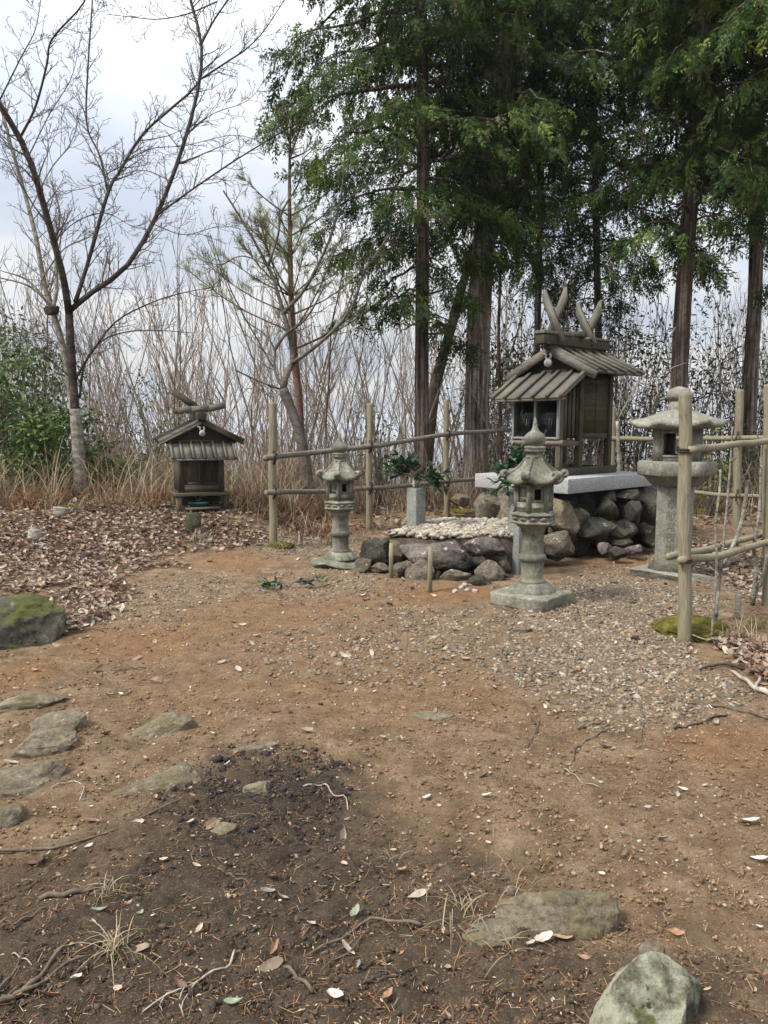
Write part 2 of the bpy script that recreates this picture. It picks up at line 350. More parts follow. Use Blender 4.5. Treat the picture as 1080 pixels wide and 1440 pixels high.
fine = fbm(xyz(X, Y, 14.), 3, 77).reshape(X.shape); fine2 = fbm(xyz(X, Y, 34.), 2, 91).reshape(X.shape); vn = S(7, 4, np.hypot(X, Y)); Z = Z+near*(.014*fine+.018*m_d*np.abs(fine))+vn*(.007+.009*m_d)*(fine2-.9*np.abs(fine2))
gm = MB(); nx, ny = X.shape
i = np.arange(nx-1)[:, None]*ny; j = np.arange(ny-1)[None]
gm.add(np.stack([X, Y, Z], -1).reshape(-1, 3), np.stack([i+j, i+ny+j, i+ny+j+1, i+j+1], -1).reshape(-1, 4), np.stack([m_g, m_d, m_c], -1).reshape(-1, 3))
kg = NT('ground'); v = kg.vec(rnd=False)
soil = kg.ramp(kg.noise(v, 5, 10, .7), [(.28, (.1, .066, .04)), (.5, (.23, .158, .096)), (.72, (.37, .275, .18))])
sx = kg.n('SeparateColor'); kg.l(kg.col(), sx.inputs[0])
m2 = kg.n('SeparateColor'); kg.l(kg.col('Col2'), m2.inputs[0])
clay = kg.ramp(kg.noise(v, 7, 8, .65), [(.3, (.18, .095, .045)), (.7, (.32, .195, .105))])
dark = kg.ramp(kg.noise(v, 9, 10, .72), [(.25, (.022, .018, .014)), (.5, (.066, .051, .038)), (.75, (.135, .102, .072))])
grav = kg.ramp(kg.noise(v, 60, 4, .6), [(.3, (.135, .108, .08)), (.7, (.31, .262, .2))])
litt = kg.ramp(kg.noise(v, 12, 8, .7), [(.3, (.035, .024, .016)), (.7, (.14, .095, .065))])
c = kg.mix(sx.outputs[2], soil, clay); c = kg.mix(kg.math('MULTIPLY', sx.outputs[1], .93), c, dark); c = kg.mix(kg.math('MULTIPLY', sx.outputs[0], .55), c, grav)
c = kg.mix(kg.math('MULTIPLY', m2.outputs[0], .9), c, litt); c = kg.mix(kg.math('MULTIPLY', m2.outputs[1], .7), c, (.026, .023, .02)); c = kg.mix(m2.outputs[2], c, (.06, .07, .055))
sp = kg.noise(v, 140, 3, .6); c = kg.mix(kg.ramp(sp, [(.58, 0.), (.68, .5)]), c, (.34, .25, .165))
c = kg.mix(kg.ramp(kg.noise(v, 90, 4, .7), [(.28, .75), (.42, 0.)]), c, (.028, .02, .014))
c = kg.mix(.55, c, kg.ramp(kg.noise(v, 38, 8, .75), [(.3, .45), (.5, .95), (.7, 1.35)]), 'MULTIPLY')
b1 = kg.bump(kg.noise(v, 20, 10, .75), 1., .05); b2 = kg.bump(kg.noise(v, 110, 8, .75), 1., .014, b1)
m_ground = kg.fin(c, .95, b2); kg.b.inputs['Specular IOR Level'].default_value = .12
ground = tag(gm.build('ground', m_ground, smooth=True), 'brown soil clearing on a wooded hilltop with clay and gravel patches', 'ground', kind='structure')
ca = ground.data.color_attributes.new('Col2', 'FLOAT_COLOR', 'POINT')
far = S(18, 60, np.hypot(X, Y)); ca.data.foreach_set('color', np.stack([np.maximum(m_l, S(13, 15, Y)*(1-far)), m_ch, far, far*0+1], -1).astype(np.float32).ravel())
# hills beyond the valley
hx = np.linspace(-6000, 6000, 200); hy = np.linspace(1700, 5200, 60); HX, HY = np.meshgrid(hx, hy, indexing='ij')
ridge = 1-np.abs(fbm(xyz(HX, HY, 1/900.), 5, 5).reshape(HX.shape))*2
HZ = -185+S(1700, 3600, HY)*(70+95*np.clip(ridge, 0, 1))*(.8+.4*fbm(xyz(HX, HY, 1/2600.), 2, 8).reshape(HX.shape))
hm = MB(); i = np.arange(199)[:, None]*60; j = np.arange(59)[None]
hm.add(np.stack([HX, HY, HZ], -1).reshape(-1, 3), np.stack([i+j, i+60+j, i+60+j+1, i+j+1], -1).reshape(-1, 4))
m_hill = surf('wooded hill', [(.3, (.035, .045, .03)), (.7, (.08, .085, .06))], .01, .95, (.5, 5, .05), rnd=False)
tag(hm.build('hills', m_hill, smooth=True), 'wooded hills across the valley fading into haze', 'hills', kind='structure')

SUN_EL, SUN_AZ = RAD(50), RAD(-118)                        # azimuth measured from +Y towards +X
world = bpy.data.worlds.new('World'); bpy.context.scene.world = world; world.use_nodes = True
wt = world.node_tree; wn = wt.nodes; bg = wn['Background']; wo = wn['World Output']
sky = wn.new('ShaderNodeTexSky'); sky.sky_type = 'NISHITA'; sky.sun_disc = False; sky.sun_elevation = SUN_EL; sky.sun_rotation = SUN_AZ
wt.links.new(sky.outputs[0], bg.inputs[0]); bg.inputs[1].default_value = .10
tc = wn.new('ShaderNodeTexCoord'); sp_ = wn.new('ShaderNodeSeparateXYZ'); wt.links.new(tc.outputs['Generated'], sp_.inputs[0])
def wmath(op, a, b):
    q = wn.new('ShaderNodeMath'); q.operation = op
    for k, val in ((0, a), (1, b)):
        if isinstance(val, (int, float)): q.inputs[k].default_value = val
        else: wt.links.new(val, q.inputs[k])
    return q.outputs[0]
zz = wmath('ADD', wmath('MAXIMUM', sp_.outputs['Z'], 0.), .22)
cmb = wn.new('ShaderNodeCombineXYZ'); wt.links.new(wmath('DIVIDE', sp_.outputs['X'], zz), cmb.inputs[0]); wt.links.new(wmath('DIVIDE', sp_.outputs['Y'], zz), cmb.inputs[1])
def wnoise(scale, det, off):
    mp = wn.new('ShaderNodeMapping'); mp.inputs['Location'].default_value = off; wt.links.new(cmb.outputs[0], mp.inputs[0])
    q = wn.new('ShaderNodeTexNoise'); q.inputs['Scale'].default_value = scale; q.inputs['Detail'].default_value = det; q.inputs['Roughness'].default_value = .5
    wt.links.new(mp.outputs[0], q.inputs['Vector']); return q.outputs['Fac']
def wramp(fac, stops):
    q = wn.new('ShaderNodeValToRGB'); e = q.color_ramp.elements
    while len(e) < len(stops): e.new(.5)
    for k, (p, cc) in enumerate(stops): e[k].position = p; e[k].color = (*cc, 1)
    wt.links.new(fac, q.inputs[0]); return q.outputs[0]
ccol = wramp(wnoise(1.5, 7, (2.3, .4, 0)), [(.34, (.64, .70, .81)), (.47, (.76, .815, .895)), (.54, (.94, .955, .975)), (.68, (1., .995, .98))])
zen = wmath('ADD', wmath('MULTIPLY', wmath('POWER', wmath('MAXIMUM', sp_.outputs['Z'], 0.), 1.6), 1.9), .63)
b2_ = wn.new('ShaderNodeBackground'); wt.links.new(ccol, b2_.inputs[0]); wt.links.new(zen, b2_.inputs[1])
mxs = wn.new('ShaderNodeMixShader'); mxs.inputs[0].default_value = .92
wt.links.new(bg.outputs[0], mxs.inputs[1]); wt.links.new(b2_.outputs[0], mxs.inputs[2]); wt.links.new(mxs.outputs[0], wo.inputs['Surface'])
sl = bpy.data.lights.new('sun', 'SUN'); sl.energy = 4.3; sl.angle = RAD(13); sl.color = (1., .935, .85)
so = bpy.data.objects.new('sun', sl); C.objects.link(so)
sd = Vector((math.sin(SUN_AZ)*math.cos(SUN_EL), math.cos(SUN_AZ)*math.cos(SUN_EL), math.sin(SUN_EL)))
so.rotation_euler = sd.to_track_quat('Z', 'Y').to_euler(); so.location = (-8, -4, 12)
# haze: one closed box of even air
hb = MB(); hb.box(-6500, 6500, -4500, 6400, -190, 24)
kh = NT('haze air'); pv = kh.n('VolumePrincipled'); pv.inputs['Color'].default_value = (.82, .9, 1., 1); pv.inputs['Density'].default_value = .00032; pv.inputs['Anisotropy'].default_value = .2
for l in list(kh.out.inputs['Surface'].links): kh.t.links.remove(l)
kh.l(pv.outputs[0], kh.out.inputs['Volume'])
HAZE = True
if HAZE: tag(hb.build('haze', kh.m), 'pale blue haze filling the valley air', 'haze', kind='stuff')
sc = bpy.context.scene; sc.view_settings.view_transform = 'Standard'; sc.view_settings.look = 'None'; sc.view_settings.exposure = .4; sc.view_settings.gamma = 1
sc.render.engine = 'CYCLES'; sc.cycles.use_denoising = True; sc.cycles.sample_clamp_indirect = 2.0; sc.cycles.caustics_reflective = False; sc.cycles.caustics_refractive = False; sc.cycles.max_bounces = 6; sc.cycles.transparent_max_bounces = 8
# ================================================================== STONES
def ico(sub):
    b = bmesh.new(); bmesh.ops.create_icosphere(b, subdivisions=sub, radius=1); b.verts.ensure_lookup_table()
    V = np.array([v.co[:] for v in b.verts]); F = np.array([[v.index for v in f.verts] for f in b.faces]); b.free(); return V, F
ICO = {k: ico(k) for k in (1, 2, 3, 4, 5)}
def rock_verts(dims, seed, sub=4, boxy=.75, cuts=9, rough=.05, taper=0):
    V, F = ICO[sub]; r = np.random.default_rng(seed)
    V = np.sign(V)*np.abs(V)**boxy; V = V/np.max(np.abs(V))
    for _ in range(cuts):
        n = r.normal(size=3); n /= np.linalg.norm(n); d = r.uniform(.56, .9)
        ex = np.maximum(0, V@n-d); V = V-ex[:, None]*n*.92
    if cuts: V = (V-(V.max(0)+V.min(0))/2)/((V.max(0)-V.min(0))/2)
    nn = V/(np.linalg.norm(V, axis=1, keepdims=True)+1e-9)
    V = V+nn*(rough*2.2*fbm(V*1.6+seed*3.1, 3, seed) + rough*fbm(V*5+seed, 4, seed+3) + rough*.55*fbm(V*15+seed, 3, seed+5))[:, None]
    if taper: V[:, :2] *= (1-taper*(V[:, 2:]*.5+.5))
    return V*np.asarray(dims)/2, F
def rotm(rz=0, rx=0, ry=0):
    return np.array(Matrix.Rotation(rz, 3, 'Z') @ Matrix.Rotation(rx, 3, 'X') @ Matrix.Rotation(ry, 3, 'Y'))
def rock(name, label, cat, mat, c, dims, rz=0, rx=0, ry=0, seed=1, group=None, sub=4, boxy=.75, cuts=9, rough=.05, taper=0):
    V, F = rock_verts(dims, seed, sub, boxy, cuts, rough, taper); m = MB(); m.add(V@rotm(rz, rx, ry).T, F)
    o = m.build(name, mat, smooth=True); o.location = c; return tag(o, label, cat, group)
def prock(label, mat, u0, v0, u1, v1, Y, depth=None, rz=0, rx=0, ry=0, seed=1, group=None, name='boulder', cat='stone', grow=1.1, **kw):
    kw.setdefault('rough', .07); kw['cuts'] = kw.get('cuts', 9)+9; kw['sub'] = max(4, kw.get('sub', 5))
    a, b = P(u0, v1, Y), P(u1, v0, Y); c = (a+b)/2; w, h = (b[0]-a[0])*grow, (b[2]-a[2])*grow
    return rock(name, label, cat, mat, c+np.array([0, (depth or w*.7)*.25, 0]), (w, depth or w*.8, h), rz, rx, ry, seed, group, **kw)
def grock(label, mat, u, v, w, d, h, sink=.5, seed=1, group=None, name='rock', cat='stone', **kw):     # lies in the ground
    c = G(u, v); return rock(name, label, cat, mat, (c[0], c[1], c[2]+h*(.5-sink)), (w, d, h), seed=seed, group=group, **{'rough': .085, 'sub': 5, **kw})
prock('large mossy boulder at the edge of the leaf litter', m_moss, -60, 852, 62, 938, 5.5, .7, rz=.15, seed=21, boxy=.5, sub=5, rough=.11, cuts=14)
g = 'flat rocks set in the bare soil'
grock('long low rock in the soil just below the mossy boulder', m_rockg, 38, 990, .50, .26, .16, .62, 31, g, rz=.55, boxy=.6)
grock('mossy humped slab behind another, near the low rocks', m_rockg, 84, 1026, .27, .20, .16, .48, 32, g, rz=.45, rx=-.1, boxy=.55)
grock('mossy slab leaning against the humped slab behind it', m_rockg, 60, 1056, .33, .19, .15, .5, 33, g, rz=.4, boxy=.5)
grock('grey slab in front of the mossy slab, mostly buried', m_rockg, 30, 1105, .38, .22, .14, .58, 34, g, rz=.5, boxy=.5)
grock('small dark rock in front of the grey buried slab', m_rockg, 8, 1150, .14, .16, .11, .55, 35, g, rz=.3)
grock('pale wedge shaped rock with one blunt raised end', m_rockg, 226, 1024, .38, .17, .16, .55, 36, g, rz=.62, ry=-.12, boxy=.6)
grock('broad flat rock almost level with the brown soil', m_rockg, 212, 1098, .44, .28, .15, .84, 37, g, rz=.55, boxy=.6, rough=.13)
grock('flat rock flush with the soil beside the charcoal', m_rockg, 355, 1048, .34, .12, .10, .8, 38, g, rz=.35, boxy=.6)
grock('tan rock flush with the soil in the middle of the clearing', m_rockg, 604, 1007, .27, .15, .08, .78, 39, g, rz=-.1)
grock('ochre stained rock among the black charcoal', m_rockg, 368, 1108, .18, .10, .10, .74, 40, g, rz=.2)
grock('small ochre rock in front of the charcoal patch', m_rockg, 312, 1168, .13, .075, .08, .72, 41, g)
grock('long grey rock with a hollow dark side, dead leaves under it', m_rockg, 782, 1300, .385, .15, .17, .40, 42, g, rz=-.05, ry=-.10, boxy=.6, rough=.08)
grock('low earthy rock buried behind the grass tuft', m_rockg, 690, 1318, .2, .12, .07, .7, 45, g, rz=.3)
grock('big pale lichen crusted boulder in the front corner', m_lich, 915, 1440, .50, .36, .32, .46, 43, None, name='boulder', rz=.25, boxy=.85, cuts=16, sub=5, taper=.62, rough=.08)
grock('small tan rock touching the lichen crusted boulder', m_rockg, 912, 1352, .09, .08, .06, .45, 44, g)
grock('smooth round brown pebble lying alone on the soil', m_rock, 718, 1253, .05, .045, .036, .3, 46, None, name='pebble', sub=3, cuts=2, boxy=1.)
grock('flat fallen stone on the gravel in front of the lantern', m_rock, 735, 886, .18, .1, .05, .35, 47, None, name='pebble', sub=3)
# kerb of the pebble bed
g = 'stones walling the pebble bed'
prock('dark stone flecked with white lichen beside the lantern foot', m_rockm, 506, 762, 552, 796, 8.45, .3, seed=51, group=g, boxy=.5)
prock('narrow yellow green lichen stone behind the first stake', m_rockg, 547, 762, 568, 790, 8.25, .25, seed=52, group=g, boxy=.5)
prock('long purple brown slab topping the bed wall, tapering', m_rockp, 562, 760, 650, 797, 7.98, .34, rz=.0, ry=.13, seed=53, group=g, boxy=.45, cuts=6, sub=5)
prock('purple brown slab with a lichen crusted end by the granite post', m_rockp, 644, 754, 712, 789, 8.1, .36, seed=54, group=g, boxy=.5, cuts=6, sub=5, ry=-.04)
prock('tan block low in the bed wall between the two stakes', m_rock, 571, 790, 611, 832, 7.88, .3, seed=55, group=g, boxy=.5, cuts=6)
prock('tan stone low in the bed wall behind the first stake', m_rock, 550, 791, 582, 818, 8.05, .3, seed=56, group=g, boxy=.5)
prock('green grey flat stone wedged under the purple slab', m_rockm, 612, 785, 656, 806, 7.98, .3, seed=57, group=g, ry=-.15)
prock('small white flecked stone wedged in the wall gap', m_rockm, 649, 783, 668, 798, 8.02, .2, seed=58, group=g, sub=3)
prock('dark rounded stone under the lichen crusted slab end', m_rockm, 660, 783, 684, 800, 8.02, .25, seed=59, group=g, sub=3)
prock('broad brown block at the foot of the bed wall', m_rock, 613, 802, 663, 831, 7.9, .3, seed=60, group=g, boxy=.5, cuts=6)
prock('rounded brown boulder with white flecks against the wall', m_rock, 670, 791, 711, 818, 7.82, .28, seed=61, group=g, ry=.2)
prock('small angular dark stone fallen in front of the wall', m_rockm, 660, 812, 690, 839, 7.6, .2, seed=62, group=g)
prock('little dark stone at the foot of the granite post', m_rockm, 700, 808, 722, 820, 8.0, .16, seed=63, group=g, sub=3)
prock('reddish stone closing the wall gap by the stake', m_rockp, 606, 800, 622, 828, 7.97, .2, seed=64, group=g, sub=3)
prock('dark stone set deep under the lichen crusted slab', m_rockm, 676, 785, 722, 800, 8.2, .2, seed=65, group=g, sub=3)
prock('brown stone of the wall hidden partly by the granite post', m_rock, 690, 778, 722, 812, 8.15, .25, seed=69, group=g, boxy=.5)
prock('low brown stone between the lantern base and the bed wall', m_rock, 500, 786, 522, 806, 8.35, .2, seed=66, group=g, sub=3)
prock('low rounded stone under the flecked stone of the wall', m_rock, 522, 793, 552, 806, 8.3, .2, seed=67, group=g, sub=3)
prock('hidden dark stone behind the narrow lichen stone', m_rockm, 530, 758, 560, 775, 8.65, .25, seed=68, group=g, sub=3)
for k, (u, v) in enumerate(((649, 830), (657, 833), (653, 826), (640, 834), (668, 834))):
    grock('pale pebble in the little heap at the wall foot', m_peb, u, v, .06, .05, .045, .2, 70+k, 'pale pebbles heaped at the wall foot', name='pebble', sub=2)
# mound below the shrine
SHC, SHR = np.array([2.387, 10.178, .99]), RAD(-48)
g = 'boulders piled under the granite slab'
bl = [('big tan lichen boulder under the front of the slab', m_rock, 668, 696, 722, 750, 9.75, .7, 81), ('brown boulder behind the granite post', m_rock, 700, 690, 745, 752, 9.5, .6, 82),
      ('pale rough boulder directly below the slab corner', m_rockg, 762, 702, 816, 750, 9.1, .5, 83), ('rounded brown boulder lying on the ground behind the lantern', m_rock, 762, 749, 808, 790, 8.75, .42, 84),
      ('large low dark boulder at the middle of the pile', m_rockm, 808, 730, 868, 766, 9.25, .5, 85), ('dark boulder resting on the big low one', m_rockm, 838, 702, 874, 734, 9.45, .5, 86),
      ('wide grey boulder low beside the square lantern', m_rockm, 850, 734, 898, 765, 9.4, .45, 87), ('upright pale flecked boulder near the pile end', m_rockm, 880, 706, 907, 744, 9.6, .4, 88),
      ('dark boulder just behind the lantern pillar', m_rockm, 900, 690, 936, 740, 9.9, .5, 89), ('flat mossy boulder tight under the slab edge', m_rockm, 862, 690, 908, 708, 9.75, .4, 90),
      ('dark mossy boulder in the shade of the slab', m_rockm, 838, 690, 868, 716, 9.7, .5, 91), ('low dark boulder beside the lantern pillar foot', m_rockm, 896, 738, 934, 772, 9.7, .4, 92),
      ('deep set boulder in the dark gap of the pile', m_rockm, 806, 694, 850, 736, 9.7, .6, 93), ('broad hidden boulder carrying the slab', m_rockm, 740, 694, 800, 760, 9.75, .7, 94),
      ('small reddish brown stone fallen from the pile', m_rockp, 842, 764, 862, 780, 9.05, .16, 95), ('small pointed dark stone at the pile foot', m_rockm, 856, 770, 882, 788, 8.9, .2, 96),
      ('low flat stone at the pile foot', m_rockp, 880, 768, 905, 782, 9.1, .2, 97), ('stubby dark stone on top of the low row', m_rockm, 862, 760, 890, 770, 9.2, .2, 98),
      ('back boulder of the pile seen under the slab', m_rockm, 905, 684, 930, 712, 10.4, .5, 99), ('flat stone on the moss behind the bed', m_rockg, 632, 695, 660, 712, 12.6, .4, 100),
      ('wide brown boulder behind the pale rough one', m_rock, 776, 716, 826, 768, 9.35, .5, 101)]
for (lb, mt, u0, v0, u1, v1, Yd, dd, sd_) in bl: prock(lb, mt, u0, v0, u1, v1, Yd, dd, seed=sd_, group=g, rz=.4*math.sin(sd_), boxy=.5, cuts=8)
def loc2w(c, rz, x, y, z=0): return np.array([c[0]+x*math.cos(rz)-y*math.sin(rz), c[1]+x*math.sin(rz)+y*math.cos(rz), c[2]+z])
k = 0
for (x, y) in ((-.45, .5), (.3, .55), (-.45, -.2), (.1, .1), (-.1, .75), (.5, .8), (-.2, -.55), (.35, -.3)):
    p = loc2w(SHC, SHR, x, y); rock('boulder', 'rough boulder at the hidden core of the pile', 'stone', m_rockm, (p[0], p[1], .38), (.75, .7, .86), k, seed=120+k, group=g+', core', sub=3); k += 1
# pebble bed: low earth core and white pebbles
def in_poly(p, poly):
    x, y = p; r = False; j = len(poly)-1
    for i in range(len(poly)):
        if (poly[i][1] > y) != (poly[j][1] > y) and x < (poly[j][0]-poly[i][0])*(y-poly[i][1])/(poly[j][1]-poly[i][1])+poly[i][0]: r = not r
        j = i
    return r
bed = [(.0, 8.75), (.28, 8.25), (.47, 8.02), (1.45, 8.2), (1.75, 8.9), (1.5, 9.4), (.75, 9.45)]
def bedz(x, y): return .42-.10*S(8.3, 8.9, y)*S(.5, -.1, x)+.02
tb = MB(); nb_ = len(bed); cz = np.mean(bed, 0)
ring = np.array([[*p, 0] for p in bed]); top = np.array([[p[0], p[1], float(bedz(p[0], p[1]))-.04] for p in bed]); inn = np.array([[cz[0]+(p[0]-cz[0])*.6, cz[1]+(p[1]-cz[1])*.6, .41] for p in bed])
tb.add(np.concatenate([ring, top, inn, [[*cz, .42]]]), [[q, (q+1) % nb_, nb_+(q+1) % nb_, nb_+q] for q in range(nb_)]+[[nb_+q, nb_+(q+1) % nb_, 2*nb_+(q+1) % nb_, 2*nb_+q] for q in range(nb_)]+[[2*nb_+q, 2*nb_+(q+1) % nb_, 3*nb_, 3*nb_] for q in range(nb_)])
m_earth = surf('bed earth', [(.3, (.05, .04, .03)), (.7, (.15, .12, .09))], 9, .95, (.9, .03, 40))
tag(tb.build('earth_bed', m_earth, wob=.02, wk=6), 'low earth bed filled with pale pebbles behind the stone wall', 'earth bed')
pts = []
while len(pts) < 2600:
    p = (rng.uniform(-.05, 1.8), rng.uniform(7.95, 9.5))
    if in_poly(p, bed): pts.append(p)
pts = np.array(pts); n = len(pts); V, F = ICO[1]
Bm = basis(rng.normal(size=(n, 3))*np.array([1, 1, .3]), rng.uniform(-.5, .5, n))
sz = rng.uniform(.016, .036, n)[:, None]*np.stack([rng.uniform(1, 1.5, n), rng.uniform(.8, 1.1, n), rng.uniform(.5, .8, n)], 1)
def inst_s(mb, T, Fc, pos, B, sc3, col):                    # per-axis scale in the local frame
    m = len(pos); V = np.einsum('mnk,mkj->mnj', T[None]*sc3[:, None], B)+pos[:, None]
    Ff = (np.asarray(Fc)[None]+(np.arange(m)*len(T))[:, None, None]).reshape(-1, np.asarray(Fc).shape[1])
    return mb.add(V, Ff, np.repeat(np.broadcast_to(col, (m, 3)), len(T), 0))
cols = np.array([[.95, .93, .88], [.8, .76, .68], [.62, .58, .52], [1.1, 1.08, 1.04], [.85, .72, .58], [.5, .5, .5]])
pm = MB(); ps = np.stack([pts[:, 0], pts[:, 1], bedz(pts[:, 0], pts[:, 1])+rng.uniform(-.02, .025, n)+.012*S(8.3, 8.8, pts[:, 1])], 1)
inst_s(pm, ICO[2][0], ICO[2][1], ps, Bm, sz, cols[rng.choice(6, n, p=[.3, .25, .12, .2, .08, .05])])
tag(pm.build('pebble_fill', m_peb, smooth=True), 'white and tan pebbles filling the stone walled bed', 'pebbles', kind='stuff')

# ================================================================== STONE LANTERNS
def noisy_slab(w, d, h, seed, top=.0, cham=.02):
    V, F = rock_verts((w, d, h), seed, 5, .22, 0, .012); m = MB(); m.add(V+np.array([0, 0, h/2]), F); return m
def hexface(i, ap, z0, z1, mb, kind, side):                  # one face of the six-sided fire box
    th = i*math.pi/3+math.pi/6; n = np.array([math.cos(th), math.sin(th), 0]); t = np.array([-n[1], n[0], 0]); H = (z1-z0)/2; zc = (z0+z1)/2; w = side/2
    def b(tx, tz, hw, hh, out=0, th_=.018): mb.ob(n*(ap-.02+out)+t*tx+np.array([0, 0, zc+tz]), t*hw, n*th_, np.array([0, 0, hh]))
    st = .028
    b(-w+st/2, 0, st/2, H); b(w-st/2, 0, st/2, H); b(0, H-.022, w-st, .022); b(0, -H+.045, w-st, .045)
    if kind == 'open': b(-.043, 0, .0125, H-.001, -.006, .012); b(.043, 0, .0125, H-.001, -.006, .012); b(0, H-.05, .0305, .012, -.006, .012); b(0, -H+.102, .0305, .0125, -.006, .012)
    if kind == 'panel': b(0, .02, w-st, H-.06, -.014, .008); b(0, .03, .03, .045, -.004, .008); b(.015, -.01, .035, .012, -.002, .008)
    elif kind == 'lattice':
        hh = H-.067; zc2 = .022
        for q in (-1, 0, 1): b(q*.03, zc2, .007, hh, -.004, .01)
        for q in (-1, 0, 1): b(0, zc2+q*.05, w-st, .008, -.003, .0105)
        b(0, zc2+.0, .02, .02, -.002, .011)
        for q in (-1, 1): b(q*.05, zc2, .012, hh, -.008, .008); b(0, zc2+q*.055, .038, .022, -.009, .007)
    b(0, -H+.05, .05, .014, .012, .012)
def kasuga(name, label, group=None):
    t = thing(name, label, 'stone lantern', group=group)
    noisy_slab(.585, .585, .125, 7).build('pedestal', m_sto, t, smooth=True).rotation_euler = (0, 0, RAD(43))
    m = MB(); m.lathe([(.0, .1), (.19, .1), (.205, .115), (.205, .128), (.185, .15), (.158, .185), (.13, .205), (.115, .21), (.0, .21)], 96, mod=lambda i, a: 1+.075*np.abs(np.cos(6*a))**.6*((i > 1) & (i < 6)))
    m.build('lotus_base', m_sto, t, smooth=True, wob=.004, wk=14)
    m = MB(); m.lathe([(0, .2), (.122, .2), (.124, .22), (.108, .235), (.101, .25), (.1, .395), (.104, .4), (.119, .412), (.124, .435), (.119, .458), (.104, .47), (.1, .475), (.098, .66), (.108, .668), (.108, .69), (.118, .7), (.118, .712), (0, .712)], 48)
    sh = m.build('shaft', m_sto, t, smooth=True, wob=.003, wk=16)
    for k, (ch, zz_) in enumerate((('奉', .62), ('納', .535))): carve(ch, .075, sh, .1005, zz_, RAD(-104))
    m = MB(); m.lathe([(0, .70), (.10, .70), (.135, .715), (.165, .74), (.19, .752)], 48)
    m.lathe([(0, .748), (.205, .748), (.21, .756), (.21, .762), (.196, .768), (.196, .818), (.213, .824), (.213, .838), (.18, .846), (.175, .856), (0, .856)], 60, poly=6, rot=0)
    for i in range(6):
        th = i*math.pi/3+math.pi/6; n = np.array([math.cos(th), math.sin(th), 0]); tt = np.array([-n[1], n[0], 0])
        for q in (-1, 1): m.ob(n*.168+tt*q*.048+np.array([0, 0, .793]), tt*.034, n*.008, np.array([0, 0, .011])); m.ob(n*.17+tt*q*.048+np.array([0, 0, .797]), tt*.018, n*.011, np.array([0, 0, .012]))
    m.build('platform', m_sto, t, wob=.004, wk=12)
    m = MB(); ap = .15
    for i, kd in enumerate(('panel', 'open', 'lattice', 'panel', 'open', 'lattice')): hexface((i+3) % 6, ap, .85, 1.125, m, kd, .168)
    for i in range(6): a = i*math.pi/3; m.tube([[.165*math.cos(a), .165*math.sin(a), .85], [.165*math.cos(a), .165*math.sin(a), 1.125]], [.017, .017], 8)
    m.lathe([(0, 1.108), (.15, 1.108), (.16, 1.13), (0, 1.13)], 12, poly=6)
    m.build('fire_box', m_sto, t, wob=.003, wk=14)
    # roof: bell-shaped, scalloped eaves, six curled ribs
    m = MB(); nphi, ns = 96, 16; ph = np.arange(nphi)*2*math.pi/nphi
    cc = np.abs(np.cos(3*ph)); hexr = math.cos(math.pi/6)/np.cos(ph % (math.pi/3)-math.pi/6); V = []
    for s_ in np.linspace(0, 1, ns):
        r = (.085+(.185)*(s_**1.15))*(hexr*(1+.04*cc**4)); z = 1.345-.19*s_**.72 + (.03*cc**5-.014)*s_**3
        V.append(np.stack([r*np.cos(ph), r*np.sin(ph), z], 1))
    for dr, dz in ((.0, -.022), (-.03, -.032), (-.12, -.03)):
        r = (.27+dr)*(hexr*(1+.04*cc**4)); z = 1.155+dz*1.3+(.03*cc**5-.014)*(1 if dr > -.05 else .3)
        V.append(np.stack([r*np.cos(ph), r*np.sin(ph), z], 1))
    V = np.concatenate(V); nr = ns+3; ii = np.arange(nr-1)[:, None]*nphi; jj = np.arange(nphi)[None]; j2 = (jj+1) % nphi
    m.add(V, np.stack([ii+jj, ii+nphi+jj, ii+nphi+j2, ii+j2], -1).reshape(-1, 4)); m.lathe([(0, 1.355), (.078, 1.355), (.08, 1.335), (0, 1.335)], 24)
    for i in range(6):
        a = i*math.pi/3; d = np.array([math.cos(a), math.sin(a), 0]); pts = []
        for s_ in np.linspace(.02, 1, 10):
            r = (.085+.185*s_**1.15)*1.03; pts.append(d*r+np.array([0, 0, 1.345-.19*s_**.72+.016*s_**3+.0]))
        e = pts[-1]; cx_ = e-d*.008+np.array([0, 0, .026])
        for q in np.linspace(0, 5.4, 14): rr = .027*(1-q/8.5); pts.append(cx_+d*rr*math.sin(q)*1.05+np.array([0, 0, -rr*math.cos(q)]))
        m.tube(pts, list(np.linspace(.010, .020, 10))+list(np.linspace(.022, .016, 14)), 8)
        tt = np.array([-d[1], d[0], 0])
        for q in (-1, 1): m.tube([p+tt*q*.022 for p in pts[9:]], list(np.linspace(.022, .015, 15)), 6)
    m.build('roof', m_sto, t, smooth=True, wob=.004, wk=12)
    m = MB(); m.lathe([(0, 1.34), (.07, 1.345), (.072, 1.362), (.062, 1.368), (.07, 1.376), (.092, 1.392), (.096, 1.402), (.082, 1.415), (.096, 1.425), (.092, 1.436), (.062, 1.445), (.07, 1.452), (.092, 1.475), (.099, 1.503), (.094, 1.53), (.07, 1.555), (.04, 1.575), (.026, 1.6), (.019, 1.64), (.022, 1.648), (.014, 1.67), (.0, 1.70)], 36)
    m.build('finial', m_sto, t, smooth=True, wob=.003, wk=14)
    return t
